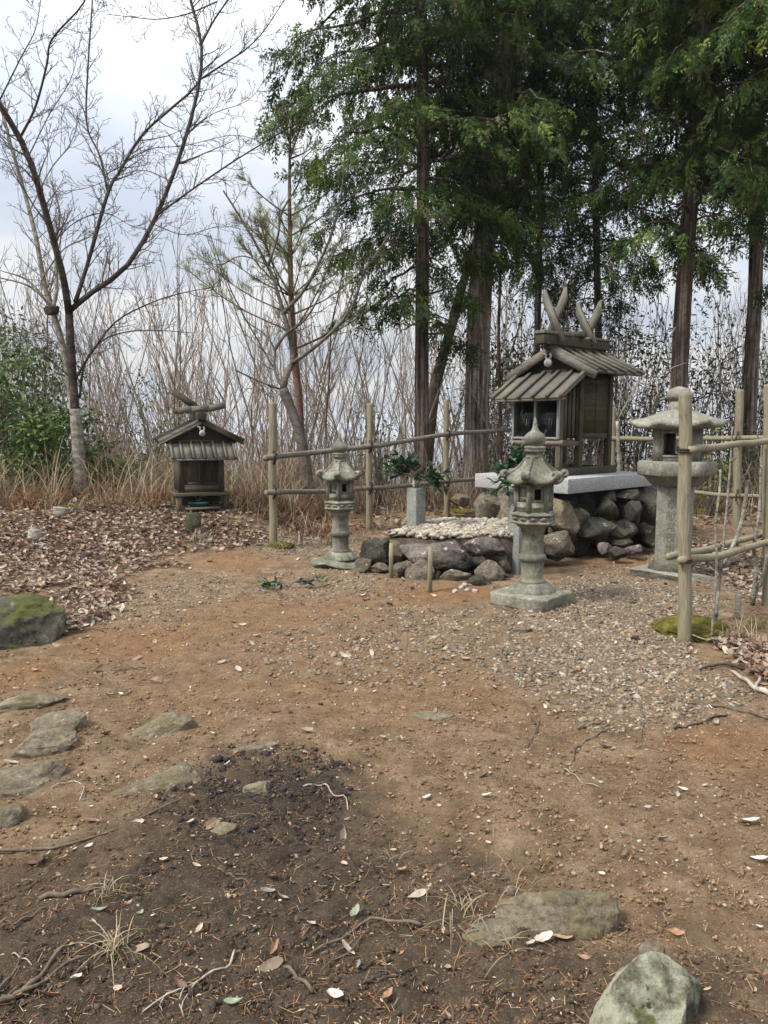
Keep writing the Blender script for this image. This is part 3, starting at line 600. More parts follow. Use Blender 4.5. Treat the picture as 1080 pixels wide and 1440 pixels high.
def carve(ch, size, parent, rad, z, ang, flat_n=None, pos=None):  # letters stand slightly raised; groove shade is put into their colour
    cu = bpy.data.curves.new('inscription', 'FONT'); cu.body = ch; cu.size = size; cu.align_x = 'CENTER'; cu.align_y = 'CENTER'; cu.extrude = .0012
    tmp = bpy.data.objects.new('tmp', cu); C.objects.link(tmp); bpy.context.view_layer.update()
    me = bpy.data.meshes.new_from_object(tmp.evaluated_get(bpy.context.evaluated_depsgraph_get())); bpy.data.objects.remove(tmp)
    o = bpy.data.objects.new('inscription', me); C.objects.link(o); me.materials.clear(); me.materials.append(m_gshade); o.parent = parent
    nrm = Vector((math.cos(ang), math.sin(ang), 0)); 
    M_ = Matrix((Vector((-nrm.y, nrm.x, 0)), Vector((0, 0, 1)), nrm)).transposed()
    if flat_n is None:                                    # bend round the shaft
        for v in me.vertices: v.co = Vector(((rad+v.co.z)*math.sin(v.co.x/rad), v.co.y, (rad+v.co.z)*math.cos(v.co.x/rad)))
        p = Vector((0, 0, z))
    else: p = Vector(pos)
    o.matrix_local = Matrix.Translation(p) @ M_.to_4x4(); return o
lg = 'curled roof stone lanterns'
lan = kasuga('stone_lantern', 'tall curled roof stone lantern on a square slab in front of the shrine', lg)
lan.location = (1.352, 6.92, h1(1.35, 6.7)-.015); lan.rotation_euler = (0, 0, RAD(4))
l2 = copy_tree(lan); l2['label'] = 'curled roof stone lantern beside the fence at the end of the pebble bed'
p = P(479, 795, 8.95); l2.location = (p[0], p[1], h1(p[0], p[1])-.03); l2.scale = (.95, .95, .935); l2.rotation_euler = (0, 0, RAD(26))
for c_ in kids(l2):
    if c_.name.startswith('pedestal'):
        o = noisy_slab(.60, .52, .13, 19); bpy.data.objects.remove(c_)
        V, F = rock_verts((.66, .56, .15), 23, 5, .55, 6, .03); mm = MB(); mm.add(V+np.array([-.02, -.02, .05]), F); mm.build('pedestal', m_sto, l2, smooth=True); break
# square lantern
lp = P(946, 795, 8.2); t = thing('stone_lantern', 'broad flat roofed stone lantern with a square inscribed pillar', 'stone lantern', (lp[0], lp[1], h1(lp[0], lp[1])), RAD(-38))
V, F = rock_verts((.86, .62, .12), 63, 5, .45, 5, .03); mm = MB(); mm.add(V+np.array([.02, -.05, .02]), F); mm.build('pedestal', m_sto2, t, smooth=True)
V, F = rock_verts((.46, .46, .11), 64, 4, .4, 3, .03); mm = MB(); mm.add(V+np.array([-.02, 0, .105]), F); mm.build('moss_skirt', m_moss, t, smooth=True)
zt = 1.6-lp[2]+h1(lp[0], lp[1])*0
def lz(v): return P(946, v, 8.2)[2]-t.location.z
mm = MB(); mm.box(-.152, .152, -.15, .15, .06, lz(676)); pil = mm.build('pillar', m_sto2, t, wob=.004, wk=9, bevel=.008)
for k, ch in enumerate('奉献常夜燈'): carve(ch, .115, pil, 1, 0, RAD(-90), True, (.01, -.1515, lz(709)-.117*k))
mm = MB(); a, b, c0 = lz(683), lz(668), lz(648)
mm.lathe([(0, a), (.22, a), (.27, a+.03), (.33, b-.01), (.385, b), (.40, b+.01), (.40, c0-.02), (.385, c0), (0, c0)], 60, poly=6, rot=RAD(22)); mm.build('platform', m_sto2, t, wob=.008, wk=7)
mm = MB(); z0, z1 = c0-.002, lz(600); hw = .2; o_ = .085; zc_, zh = (z0+z1)/2+.0, .115
for sx_, sy_, w_ in ((0, -1, 1), (0, 1, 1), (1, 0, 0), (-1, 0, 0)):
    n = np.array([sx_, sy_, 0.]); tx = np.array([-n[1], n[0], 0]); D = hw-.025
    def bb(tc_, zc2, h_, v_, out=0, th=.025): mm.ob(n*(D+out)+tx*tc_+np.array([0, 0, zc2]), tx*h_, n*th, np.array([0, 0, v_]))
    e = hw if w_ else hw-.051
    if w_: 
        sw = (e-o_)/2
        bb(-(e+o_)/2, (z0+z1)/2, sw, (z1-z0)/2); bb((e+o_)/2, (z0+z1)/2, sw, (z1-z0)/2); bb(0, (z0+zc_-zh)/2, o_, (zc_-zh-z0)/2); bb(0, (z1+zc_+zh)/2, o_, (z1-zc_-zh)/2)
        bb(-o_-.012, zc_, .012, zh+.024, .012); bb(o_+.012, zc_, .012, zh+.024, .012); bb(0, zc_+zh+.012, o_, .012, .012); bb(0, zc_-zh-.012, o_, .012, .012)
    else: bb(0, (z0+z1)/2, e, (z1-z0)/2)
mm.build('fire_box', m_sto2, t, wob=.004, wk=9)
mm = MB(); e0, e1 = lz(604), lz(577)
nphi = 72; ph = np.arange(nphi)*2*math.pi/nphi+RAD(22); pr = ph-RAD(22); hexr = math.cos(math.pi/6)/np.cos(pr % (math.pi/3)-math.pi/6); cc = np.abs(np.cos(3*pr)); V = []
for r_, z_, cu_ in ((.0, e0+.01, 0), (.26, e0+.0, 0), (.42, e0+.01, .3), (.49, e0+.02, 1), (.495, e0+.055, 1), (.47, e0+.07, .9), (.36, e0+.105, .35), (.25, e0+.155, .1), (.16, e1-.005, 0), (.12, e1, 0), (0, e1, 0)):
    rr = np.maximum(r_, .001)*hexr; V.append(np.stack([rr*np.cos(ph), rr*np.sin(ph), z_+cu_*.04*cc**5], 1))
V = np.concatenate(V); nr = 11; ii = np.arange(nr-1)[:, None]*nphi; jj = np.arange(nphi)[None]; j2 = (jj+1) % nphi
mm.add(V, np.stack([ii+jj, ii+nphi+jj, ii+nphi+j2, ii+j2], -1).reshape(-1, 4)[:, ::-1]); mm.build('roof', m_sto2, t, smooth=True, wob=.018, wk=5)
mm = MB(); f0, f1, f2 = lz(578), lz(562), lz(543); mm.lathe([(0, f0), (.115, f0), (.12, f0+.02), (.105, f1-.03), (.085, f1-.02), (.085, f1-.005), (.11, f1), (.132, f1+.03), (.128, f1+.07), (.09, f2-.025), (.03, f2-.005), (0, f2)], 30); mm.build('finial', m_sto2, t, smooth=True, wob=.012, wk=8)
V, F = rock_verts((.9, .5, .10), 65, 4, .5, 6, .04); mm = MB(); mm.add(V, F); q = P(1000, 775, 9.0); o = mm.build('flat_stone', m_rock, smooth=True); o.location = (q[0], q[1], h1(q[0], q[1])+.01); tag(o, 'wide flat grey stone lying behind the square lantern', 'stone')

# granite flower posts with evergreen sprigs
def leafT(fold=.25, curl=.15, n=4):                          # leaf along +x, length 1, width .4
    V = []; F = []
    for i in range(n+1):
        s_ = i/n; w = .21*math.sin(math.pi*min(1, s_*.92+.06))**.8; z = -curl*s_*s_
        V += [(s_, -w, z+w*fold), (s_, 0, z), (s_, w, z+w*fold)]
    for i in range(n):
        a = i*3; F += [[a, a+3, a+4, a+1], [a+1, a+4, a+5, a+2]]
    return np.array(V), np.array(F)
LV, LF = leafT()
def sprig(name, label, base, dirs, n_leaf, size, cols, group=None, leafsize=.085):
    t = thing(name, label, 'leafy branch', base, 0, group); st = MB(); lf = MB()
    for d in dirs:
        d = np.asarray(d, float); pts = smoothpath([[0, 0, 0], d*.5+np.array([0, 0, .05]), d], 8); st.tube(pts, lerp(.008, .003, 8), 5)
        for sp_ in range(6):
            i0 = rng.integers(2, 8); dd = d/np.linalg.norm(d)+rng.normal(size=3)*.6; q = np.array([pts[i0], pts[i0]+dd*size*.25, pts[i0]+dd*size*.45-np.array([0, 0, .02])]); st.tube(q, [.004, .003, .002], 4)
            m = n_leaf; s_ = rng.uniform(.1, 1, m); pp = q[0]+(q[2]-q[0])*s_[:, None]; D = dd/np.linalg.norm(dd)+rng.normal(size=(m, 3))*.55
            lf.inst(LV, LF, pp, basis(D, rng.uniform(-1, 1, m)), rng.uniform(.7, 1.2, m)*leafsize, cols[rng.integers(0, len(cols), m)])
    st.build('stem', m_twig, t); lf.build('leaves', m_leaf, t, smooth=True); return t
gcols = np.array([[.012, .04, .012], [.018, .055, .015], [.03, .075, .02], [.02, .05, .03], [.09, .13, .10]])
for k, (u, v0, v1, Yd) in enumerate(((585, 752, 686, 8.83), (727, 810, 691, 8.24))):
    b = P(u, v0, Yd); zt = P(u, v1, Yd)[2]; zb = -.05
    mm = MB(); s_ = .078; mm.box(-s_, s_, -s_, s_, zb, zt-.006); mm.box(-s_*.96, s_*.96, -s_*.96, s_*.96, zt-.008, zt)
    o = mm.build('granite_post', m_granp, bevel=.004); o.location = (b[0], b[1], 0); o.rotation_euler = (0, 0, RAD(42))
    tag(o, ('square granite flower post rising from the pale pebbles', 'square granite flower post standing on the ground behind the tall lantern')[k], 'granite post', 'granite flower posts')
    mm = MB(); mm.lathe([(0, 0), (.035, 0), (.045, .03), (.045, .07), (.034, .085), (.04, .1), (.036, .1), (.0, .09)], 20)
    o = mm.build('vase', m_metal, smooth=True); o.location = (b[0], b[1], zt+.0); tag(o, ('grey vase of sprigs on the post in the pebble bed', 'grey vase of sprigs on the post behind the tall lantern')[k], 'vase', 'vases on the granite posts')
    base = (b[0], b[1], zt+.07)
    if k == 0: sprig('evergreen_sprig', 'glossy green sprigs in the vase above the pebble bed', base, [(-.16, -.02, .20), (-.10, .05, .12), (-.20, 0, .08), (.16, -.06, .02), (.26, -.05, .05), (.0, 0, .12)], 13, .3, gcols, 'offered evergreen sprigs')
    else: sprig('evergreen_sprig', 'glossy green sprigs in the vase half hidden by the tall lantern', base, [(-.08, -.02, .30), (-.15, 0, .18), (-.14, -.05, .0), (.05, 0, .28), (-.03, -.1, -.1)], 13, .3, gcols*1.3, 'offered evergreen sprigs')
c = G(405, 826); tt = sprig('fallen_sprig', 'small green leafy sprig dropped on the clay path', (c[0], c[1], c[2]+.02), [(.16, .02, .02), (-.14, 0, .015)], 6, .2, gcols*1.2, leafsize=.07)
# wooden stakes
for k, (u, v0, v1) in enumerate(((550, 817, 764), (604.5, 833, 769))):
    g0 = G(u, v0); Yd = g0[1]; zt = P(u, v1, Yd)[2]; mm = MB(); mm.tube([[0, 0, -.1], [0, 0, .2], [.004, 0, zt-g0[2]]], [.024, .023, .022], 14); o = mm.build('stake', m_pole); o.location = g0
    tag(o, ('short wooden stake in front of the tan wall stones, farther one', 'short wooden stake in front of the tapering purple slab')[k], 'stake', 'stakes along the pebble bed')
# ================================================================== SHRINES
def plank_slope(mb, ya, yb, xr, zr, xe, ze, th, nrib, ribw=.03, ribh=.022, sgn=1):
    ribw *= 1.05; ribh *= 1.4
    """roof plane from the ridge (xr,zr) to the eave (xe,ze), running along local y; ribs run down the slope"""
    d = np.array([(xe-xr)*sgn, 0, ze-zr]); L = np.linalg.norm(d); d /= L; nrm = np.array([-d[2]*sgn, 0, d[0]*sgn])
    a = np.array([xr*sgn, 0, zr])
    n = max(2, nrib-1); w = (yb-ya)/n
    for i in range(n):
        r = random.uniform(-.006, .006); mb.ob(a+d*(L/2+r)+np.array([0, ya+w*(i+.5), 0])-nrm*th/2, d*L/2, np.array([0, w/2-.002, 0]), nrm*th/2)
    for i in range(nrib):
        y = ya+(yb-ya)*i/(nrib-1); y = min(max(y, ya+ribw/2), yb-ribw/2)
        mb.ob(a+d*(L/2+.012)+np.array([0, y, 0])+nrm*(ribh/2+.001), d*L/2, np.array([0, ribw/2, 0]), nrm*ribh/2)
def canopy(mb, xa, xb, yt, zt, yf, zf, th, nrib, ribw=.03, ribh=.022):
    ribw *= 1.05; ribh *= 1.4
    d = np.array([0, yf-yt, zf-zt]); L = np.linalg.norm(d); d /= L; nrm = np.array([0, d[2], -d[1]]); nrm = nrm if nrm[2] > 0 else -nrm
    n = nrib-1; w = (xb-xa)/n
    for i in range(n):
        r = random.uniform(-.008, .008); mb.ob(np.array([xa+w*(i+.5), yt, zt])+d*(L/2+r)-nrm*th/2, np.array([w/2-.002, 0, 0]), d*L/2, nrm*th/2)
    for i in range(nrib):
        x = xa+(xb-xa)*i/n; x = min(max(x, xa+ribw/2), xb-ribw/2)
        mb.ob(np.array([x, yt, zt])+d*(L/2+.012)+nrm*(ribh/2+.001), np.array([ribw/2, 0, 0]), d*L/2, nrm*ribh/2)
def gegyo(parent, y, z, s):                                   # tin ornament hung in the gable
    mb = MB(); a = np.linspace(.6, 5.6, 14)
    ringp = [[s*.33*math.sin(q), 0, s*.33*math.cos(q)+s*.35] for q in a]; mb.tube(ringp, [s*.13]*14, 6)
    mb.tube([[-s*.7, 0, s*.58], [-s*.45, 0, s*.62], [-s*.25, 0, s*.5]], [s*.07, s*.1, s*.08], 6)
    mb.lathe([(0, -.02), (s*.44, -.02), (s*.46, 0), (s*.44, .02), (0, .02)], 20)
    V = mb.v[-1]; mb.v[-1] = np.stack([V[:, 0], V[:, 2], V[:, 1]-s*.36], 1)
    o = mb.build('gable_ornament', m_metal, parent, smooth=True); o.location = (0, y, z); return o
# ---- granite slab
mm = MB(); mm.box(-.7235, .7235, -.957, .957, -.178, 0); slab = mm.build('granite_slab', m_gran, bevel=.006); slab.location = SHC; slab.rotation_euler = (0, 0, SHR)
tag(slab, 'pale granite slab laid on the boulder pile under the shrine', 'stone slab')
# ---- main shrine, gable to the front, canopy over the glazed porch
st = thing('shrine', 'weathered wooden shrine with crossed roof boards on the granite slab', 'shrine', SHC+np.array([0, 0, .001]), SHR)
mb = MB(); y0, y1 = -.36, .76; zr = 1.605; ze = 1.285; xe = .66
plank_slope(mb, y0, y1, 0, zr, xe, ze, .03, 6, .036, .028, 1); plank_slope(mb, y0, y1, 0, zr, xe, ze, .03, 6, .036, .028, -1)
roof = mb.build('roof', m_wgx, st, wob=.006, wk=3)
for s_ in (-1, 1):
    mb = MB(); mb.beam((s_*.0, y0-.022, zr-.02), (s_*(xe+.02), y0-.022, ze-.045), .036, .105, up=(0, -1, 0)); V = mb.v[0]
    o = MB(); dd = np.array([s_*(xe+.02), 0, -.345]); L = np.linalg.norm(dd); dd /= L; nn = np.array([-dd[2]*s_, 0, dd[0]*s_])*1.
    o.ob(np.array([0, y0-.022, zr-.03])+dd*L/2+dd*s_*0, dd*L/2, (0, .018, 0), nn*.052); o.build('bargeboard', m_wgx, roof)
mb = MB(); mb.box(-.07, .07, -.60, .88, 1.64, 1.76); mb.box(-.045, .045, -.45, .84, 1.58, 1.64); mb.box(-.12, .12, -.55, -.52, 1.63, 1.645); rb = mb.build('ridge_beam', m_wb, st, wob=.004, bevel=.005)
mb = MB(); mb.box(-.085, .085, -.62, -.02, 1.762, 1.80); mb.box(-.085, .085, .38, .92, 1.762, 1.79); mb.build('ridge_board', m_wg, st, wob=.008, bevel=.004)
def chigi(parent, y, L, zc, sp, w=.105, tip=.13, mat=m_wg, down=.34):
    for s_ in (-1, 1):
        mb = MB(); d = np.array([0, 0, 1.]); x = np.array([1.*s_, 0, 0]); a = -d*down; b = a+d*L
        q = [a-x*w/2, a+x*w/2, b+x*w/2-d*tip, b-x*w*.3+d*.0, b-x*w/2-d*tip*.25]; V = [p+np.array([0, e, 0]) for e in (-.011, .011) for p in q]
        mb.add(V[:5]+V[5:], [[i, (i+1) % 5, 5+(i+1) % 5, 5+i] for i in range(5)]); k0 = mb.n-10
        mb.f += [np.arange(k0, k0+5)[::-1], np.arange(k0+5, k0+10)]; mb.t += [np.array([5]), np.array([5])]
        o = mb.build('crossed_board', mat, parent); o.location = (0, y+s_*.02, zc); o.rotation_euler = (0, s_*sp, 0)
chigi(st, -.30, .74, 1.96, RAD(26), down=.32); chigi(st, .46, .64, 1.88, RAD(28), down=.22)
mb = MB(); mb.lathe([(0, 0), (.05, 0), (.05, .26), (0, .26)], 16); V = mb.v[0]; mb.v[0] = np.stack([V[:, 2]-.13, V[:, 0]+.18, V[:, 1]+1.80], 1); mb.build('ridge_log', m_wb, st)
mb = MB(); mb.add([(-.5, y0+.10, 1.33), (.5, y0+.10, 1.33), (0, y0+.10, 1.58), (-.5, y0+.13, 1.33), (.5, y0+.13, 1.33), (0, y0+.13, 1.58)], [[0, 1, 2], [5, 4, 3]]); mb.add([], np.zeros((0, 4), int)) if False else None
mb.box(-.52, .52, y0+.06, y0+.12, 1.28, 1.335); mb.build('gable_panel', m_wd, st)
mb = MB(); mb.add([(-.5, y1-.12, 1.33), (.5, y1-.12, 1.33), (0, y1-.12, 1.58)], [[0, 1, 2]]); mb.box(-.52, .52, y1-.14, y1-.08, 1.28, 1.335); mb.build('gable_panel', m_wd, st)
gegyo(st, y0-.052, 1.455, .115)
mb = MB(); canopy(mb, -.54, .54, y0+.06, 1.30, -.86, .965, .024, 6, .036, .028); mb.box(-.54, .54, -.845, -.80, .92, .95); mb.build('canopy', m_wg, st, wob=.006)
# main body
mb = MB(); fl = .435
mb.box(.345, .365, -.20, .45, fl+.07, 1.29); mb.box(-.365, -.345, -.20, .45, fl+.07, 1.29); mb.box(-.36, .36, .44, .46, fl+.07, 1.29)
for s_ in (-1, 1):
    mb.box(s_*.366-.012 if s_ > 0 else -.378, s_*.366+.012 if s_ > 0 else -.354, -.16, .41, fl+.02, fl+.09); mb.box(.355*s_-.022, .355*s_+.022, -.2, .46, 1.16, 1.22)
    mb.box(.368*s_-.006, .368*s_+.006, .12, .135, fl+.09, 1.16)
mb.box(-.34, .34, -.19, .44, fl+.03, fl+.06); mb.build('body_wall', surf('olive shrine panel', [(.3, (.032, .029, .014)), (.7, (.08, .072, .038))], 3, .85, (.4, .006, 20), stretch=(2, 2, 8)), st)
for (x, y) in ((.355, -.22), (.355, .45), (-.355, -.22), (-.355, .45)):
    mb = MB(); mb.box(x-.038, x+.038, y-.038, y+.038, .10, 1.30); mb.build('post', m_wb, st, wob=.003, bevel=.004)
for (x, y) in ((.33, -.60), (-.33, -.60)):
    mb = MB(); mb.box(x-.034, x+.034, y-.034, y+.034, .10, .98); mb.build('post', m_wl, st, wob=.003, bevel=.004)
for s_ in (-1, 1):
    for q in range(4): y = -.54+q*.085; mb = MB(); mb.box(s_*.345-.012, s_*.345+.012, y, y+.05, .48, 1.1); mb.build('side_batten', m_wb if q % 2 else m_wl, st)
mb = MB(); mb.box(-.40, .40, -.63, -.56, .37, .445); mb.box(.30, .385, -.60, -.18, .375, .43); mb.box(-.385, -.30, -.60, -.18, .375, .43); mb.box(-.34, .34, -.56, -.2, .41, .44); mb.build('porch_floor', m_wl, st, bevel=.004)
mb = MB(); mb.box(-.405, .405, -.648, -.632, .385, .44); mb.build('porch_rail', m_red, st)
for x in (-.335, .335):
    mb = MB(); mb.box(x-.055, x+.055, -.70, .62, .0, .095); mb.build('sill', m_wb, st, wob=.006, bevel=.006)
mb = MB(); mb.box(-.279, .279, -.68, -.59, .001, .09); mb.box(-.279, .279, .5, .59, .001, .09); mb.build('sill', m_wb, st, wob=.004)
# glazed front
wf = MB(); zb_, zt_ = .455, .955
for x in (-.345, .0, .345): wf.box(x-.016, x+.016, -.668, -.636, zb_, zt_)
for z in (zb_, zt_): 
    for (a, b) in ((-.329, -.016), (.016, .329)): wf.box(a, b, -.667, -.637, z-.0 if z == zb_ else z-.026, z+.026 if z == zb_ else z)
fr = wf.build('window', m_frame, st, bevel=.002)
pn = MB(); pn.box(-.33, -.014, -.655, -.651, zb_+.02, zt_-.02); pn.box(.014, .33, -.655, -.651, zb_+.02, zt_-.02); pn.build('pane', m_glass, fr)
bl_ = MB()
for q in range(21): z = .47+q*.0235; bl_.ob((0, -.50, z), (.32, 0, 0), (0, .009, .006), (0, -.001, .0015))
for q in range(9): bl_.box(-.32+q*.08-.003, -.32+q*.08+.003, -.488, -.484, .46, .96)
bl_.box(-.33, .33, -.46, -.45, .45, .97); bl_.build('slatted_screen', m_blind, st)
mb = MB(); mb.lathe([(0, 0), (.03, 0), (.045, .03), (.046, .05), (.03, .075), (.016, .085), (.018, .11), (0, .11)], 20); o = mb.build('offering_bottle', m_white, smooth=True); o.location = loc2w(SHC, SHR, .12, -.575, .46); tag(o, 'small white bottle behind the shrine glass', 'bottle')
# ---- small shrine
b0 = P(281, 714, 11.5); gz = h1(b0[0], b0[1]); s2 = thing('shrine', 'small leaning wooden shrine standing alone among dry grass', 'shrine', (b0[0], b0[1], b0[2]+.03), RAD(22))
zz0 = 0
mb = MB(); plank_slope(mb, -.36, .42, 0, 1.285, .585, .985, .03, 4, .04, .02, 1); plank_slope(mb, -.36, .42, 0, 1.285, .585, .985, .03, 4, .04, .02, -1); roof = mb.build('roof', m_wd, s2, wob=.008)
for s_ in (-1, 1):
    o = MB(); dd = np.array([s_*.60, 0, -.305]); L = np.linalg.norm(dd); dd /= L; nn = np.array([-dd[2]*s_, 0, dd[0]*s_])
    o.ob(np.array([0, -.38, 1.265])+dd*L/2, dd*L/2, (0, .016, 0), nn*.042); o.ob(np.array([0, -.397, 1.235])+dd*L/2, dd*L/2, (0, .012, 0), nn*.014); o.build('bargeboard', m_wgx if s_ < 0 else m_wb, roof)
mb = MB(); mb.box(-.055, .055, -.46, .5, 1.275, 1.39); mb.build('ridge_beam', m_wd, s2, bevel=.005)
pts = [(-.30, -.1, 1.41), (-.1, -.14, 1.43), (.15, -.16, 1.445), (.38, -.18, 1.50)]; mb = MB()
for a, b in zip(pts[:-1], pts[1:]): mb.beam(a, b, .028, .10)
mb.build('crossed_board', m_wgx, s2); mb = MB(); mb.beam((.08, .02, 1.40), (-.32, .12, 1.70), .028, .10); mb.build('crossed_board', m_wb, s2)
mb = MB(); mb.beam((-.34, -.02, 1.40), (.1, -.06, 1.42), .05, .06); mb.build('crossed_board', m_wb, s2)
mb = MB(); mb.add([(-.52, -.30, .985), (.52, -.30, .985), (0, -.30, 1.26)], [[0, 1, 2]]); mb.box(-.50, .50, -.33, -.26, .94, .99); mb.build('gable_panel', m_wd, s2)
gegyo(s2, -.415, 1.12, .095)
mb = MB(); canopy(mb, -.46, .46, -.29, .975, -.60, .735, .022, 7, .03, .02); mb.box(-.47, .47, -.60, -.56, .70, .728); mb.build('canopy', m_wg, s2, wob=.007)
mb = MB(); mb.box(-.33, -.31, -.20, .30, .24, .94); mb.box(.31, .33, -.20, .30, .24, .94); mb.box(-.33, .33, .29, .31, .24, .94); mb.box(-.33, .33, -.2, .3, .22, .24); mb.build('body_wall', m_wl, s2)
fr = MB(); fr.box(-.335, -.245, -.23, -.20, .24, .94); fr.box(.245, .335, -.23, -.20, .24, .94); fr.box(-.245, .245, -.228, -.2, .24, .33); fr.box(-.245, .245, -.228, -.2, .82, .94); fr.box(-.245, .245, -.232, -.228, .315, .33); fr.build('front_frame', m_wl, s2)
for x, mt in ((-.123, m_wl), (.123, m_wb)):
    d_ = MB(); d_.box(x-.118, x+.118, -.212, -.196, .335, .815); d_.box(x-.118, x-.085, -.22, -.212, .335, .815); d_.box(x+.085, x+.118, -.22, -.212, .335, .815); d_.box(x-.085, x+.085, -.219, -.212, .335, .37); d_.build('door', mt, s2)
mb = MB(); mb.box(-.40, .40, -.34, -.235, .175, .22); mb.box(-.40, -.335, -.235, .32, .18, .215); mb.box(.335, .40, -.235, .32, .18, .215); mb.build('floor_beam', m_wl, s2, bevel=.004)
for x in (-.34, .34):
    for y in (-.28, .26): mb = MB(); mb.box(x-.04, x+.04, y-.04, y+.04, -.14, .178); mb.build('leg', m_wl if x < 0 else m_wb, s2)
mb = MB(); mb.box(-.30, .30, .10, .13, -.05, .18); mb.build('back_board', m_wd, s2)
mb = MB(); mb.box(-.26, .24, -.42, -.18, -.02, .012); o = mb.build('offering_shelf', m_wl, s2)
mb = MB(); mb.lathe([(0, 0), (.06, 0), (.085, .04), (.09, .07), (.08, .07), (.07, .04), (0, .02)], 24); mb.v[0][:, 0] *= 1.7; o = mb.build('flower_pot', m_green, smooth=True); o.location = loc2w(s2.location, s2.rotation_euler.z, -.05, -.20, .013); tag(o, 'dark green glazed bowl on the shelf under the small shrine', 'bowl')
c_ = loc2w(s2.location, s2.rotation_euler.z, -.05, -.2, .06); sprig('dry_bouquet', 'withered brown sprigs in the green bowl', c_, [(-.06, 0, .12), (.05, .02, .11), (.1, 0, .09)], 4, .12, np.array([[.1, .07, .04], [.16, .12, .08]]), leafsize=.035)
# stumps
def stump(u, v, w, h, label, mat=None):
    g0 = G(u, v); mb = MB(); mb.tube([[0, 0, -.1], [0, 0, h*.3], [.01, 0, h]], [w*.62, w*.52, w*.5], 14, bump=.2, seed=int(u)); o = mb.build('stump', mat or m_cherl); o.location = g0; tag(o, label, 'stump', 'sawn stumps near the leaf bank')
stump(272, 748, .20, .26, 'mossy green stump in front of the small shrine', surf('mossy stump', [(.3, (.02, .022, .012)), (.6, (.05, .055, .03)), (.8, (.11, .1, .07))], 5, .95, (.9, .02, 20)))
stump(48, 760, .16, .15, 'pale sawn stump in the leaf litter above the mossy boulder'); stump(86, 726, .2, .1, 'low stump at the foot of the cherry tree'); stump(121, 786, .13, .08, 'dark little stump in the middle of the leaf litter', m_stkd)

# ================================================================== FENCES
def fence(name, label, posts, rails, prad=.045, rrad=.036, kd=None):
    o0 = posts[0][0]; t = thing(name, label, 'fence', o0, 0, 'pole fences round the shrine'); o0 = np.array(o0)
    for (b, top, r) in posts:
        m = MB(); b = np.array(b); top = np.array(top); pts = [b-(top-b)*.1]+[b+(top-b)*q+np.array([.006*math.sin(9*q), 0, 0]) for q in np.linspace(.02, .985, 8)]+[top]
        m.tube(np.array(pts)-o0, [r*1.04]*3+[r]*6+[r*.9], 14, bump=.05, seed=int(1000*r)); m.build('post', m_pole, t, smooth=False)
    for pts, r in rails:
        m = MB(); q = smoothpath(pts, 12); q[:, 2] += .006*np.sin(np.arange(12)*1.7); m.tube(q-o0, [r]*4+[r*.94]*4+[r*.9]*4, 10, bump=.1, seed=3); m.build('rail', m_rail if kd is None else kd, t, smooth=True)
    return t, o0
def ties(t, o0, spots, rr=.055):
    for (c, ax) in spots:
        m = MB(); a = np.linspace(0, 6.28*2, 25); ax = np.array(ax, float); ax /= np.linalg.norm(ax); u = np.cross(ax, (0, .3, 1.)); u /= np.linalg.norm(u); w = np.cross(ax, u)
        m.tube([np.array(c)-o0+rr*(u*math.cos(q)+w*math.sin(q))+ax*(q*.0025-.015) for q in a], [.0075]*25, 5); m.build('tie', m_rope, t)
def post(u0, v0, u1, v1, r, Y=None):
    b = G(u0, v0) if Y is None else P(u0, v0, Y); tp = P(u1, v1, b[1]); return (b, tp, r)
F1, F2, F3 = post(384, 765, 383, 566, .052), post(519, 745, 520, 567, .05), post(628, 728, 627, 562, .048)
F4 = post(724, 716, 724, 556, .048, 14.6)
YS = [F1[0][1], F2[0][1], F3[0][1], F4[0][1]]
fr_ = -.085
up = [P(374, 644, YS[0]-.2), P(440, 636, 11.1), P(519, 628, YS[1]), P(628, 611, YS[2]), P(722, 604, YS[3])]; lo = [P(376, 692, YS[0]-.2), P(450, 690, 11.2), P(519, 686, YS[1]), P(628, 677, YS[2]), P(700, 670, YS[3]-.4)]
for q in up+lo: q[1] += fr_
t, o0 = fence('wooden_fence', 'two rail pole fence running behind the pebble bed to the shrine', [F1, F2, F3, F4], [(up, .04), (lo, .036)])
ties(t, o0, [(P(384, 643, YS[0]-.04), (1, .6, 0)), (P(384, 691, YS[0]-.04), (1, .6, 0)), (P(519, 628, YS[1]-.04), (1, .6, 0)), (P(519, 686, YS[1]-.04), (1, .6, 0)), (P(628, 611, YS[2]-.04), (1, .6, 0)), (P(628, 677, YS[2]-.04), (1, .6, 0))], .09)
B1 = post(1035, 745, 1040, 548, .062, 11.9); B0 = post(862, 722, 862, 572, .045, 13.6); B2 = post(1180, 735, 1182, 560, .06, 11.2)
up = [P(850, 617, 13.7), P(940, 617, 12.8), P(1037, 616, 11.85), P(1190, 617, 11.0)]; lo = [P(880, 684, 13.6), P(960, 691, 12.7), P(1037, 697, 11.85), P(1190, 702, 11.0)]
t, o0 = fence('wooden_fence', 'pale two rail pole fence across the trees behind the square lantern', [B1, B0, B2], [(up, .042), (lo, .036)], kd=m_pole)
ties(t, o0, [(P(1037, 616, 11.84), (1, -.6, 0)), (P(1037, 697, 11.84), (1, -.6, 0))], .1)
R1, R3, R4 = post(962, 906, 963, 552, .046), post(1079, 848, 1081, 540, .045), post(1150, 812, 1152, 560, .06)
y1_, y3_, y4_ = R1[0][1], R3[0][1], R4[0][1]
nrm_ = np.array([.7, -.7, 0])*.10
up = [P(966, 633, y1_)+np.array([.0, -.055, 0]), P(1020, 627, (y1_+y3_)/2-.1), P(1079, 620, y3_-.1), P(1150, 612, y4_-.1)]
lo = [P(957, 788, y1_-.075), P(1020, 780, (y1_+y3_)/2-.15), P(1079, 762, y3_-.1), P(1150, 752, y4_-.1)]
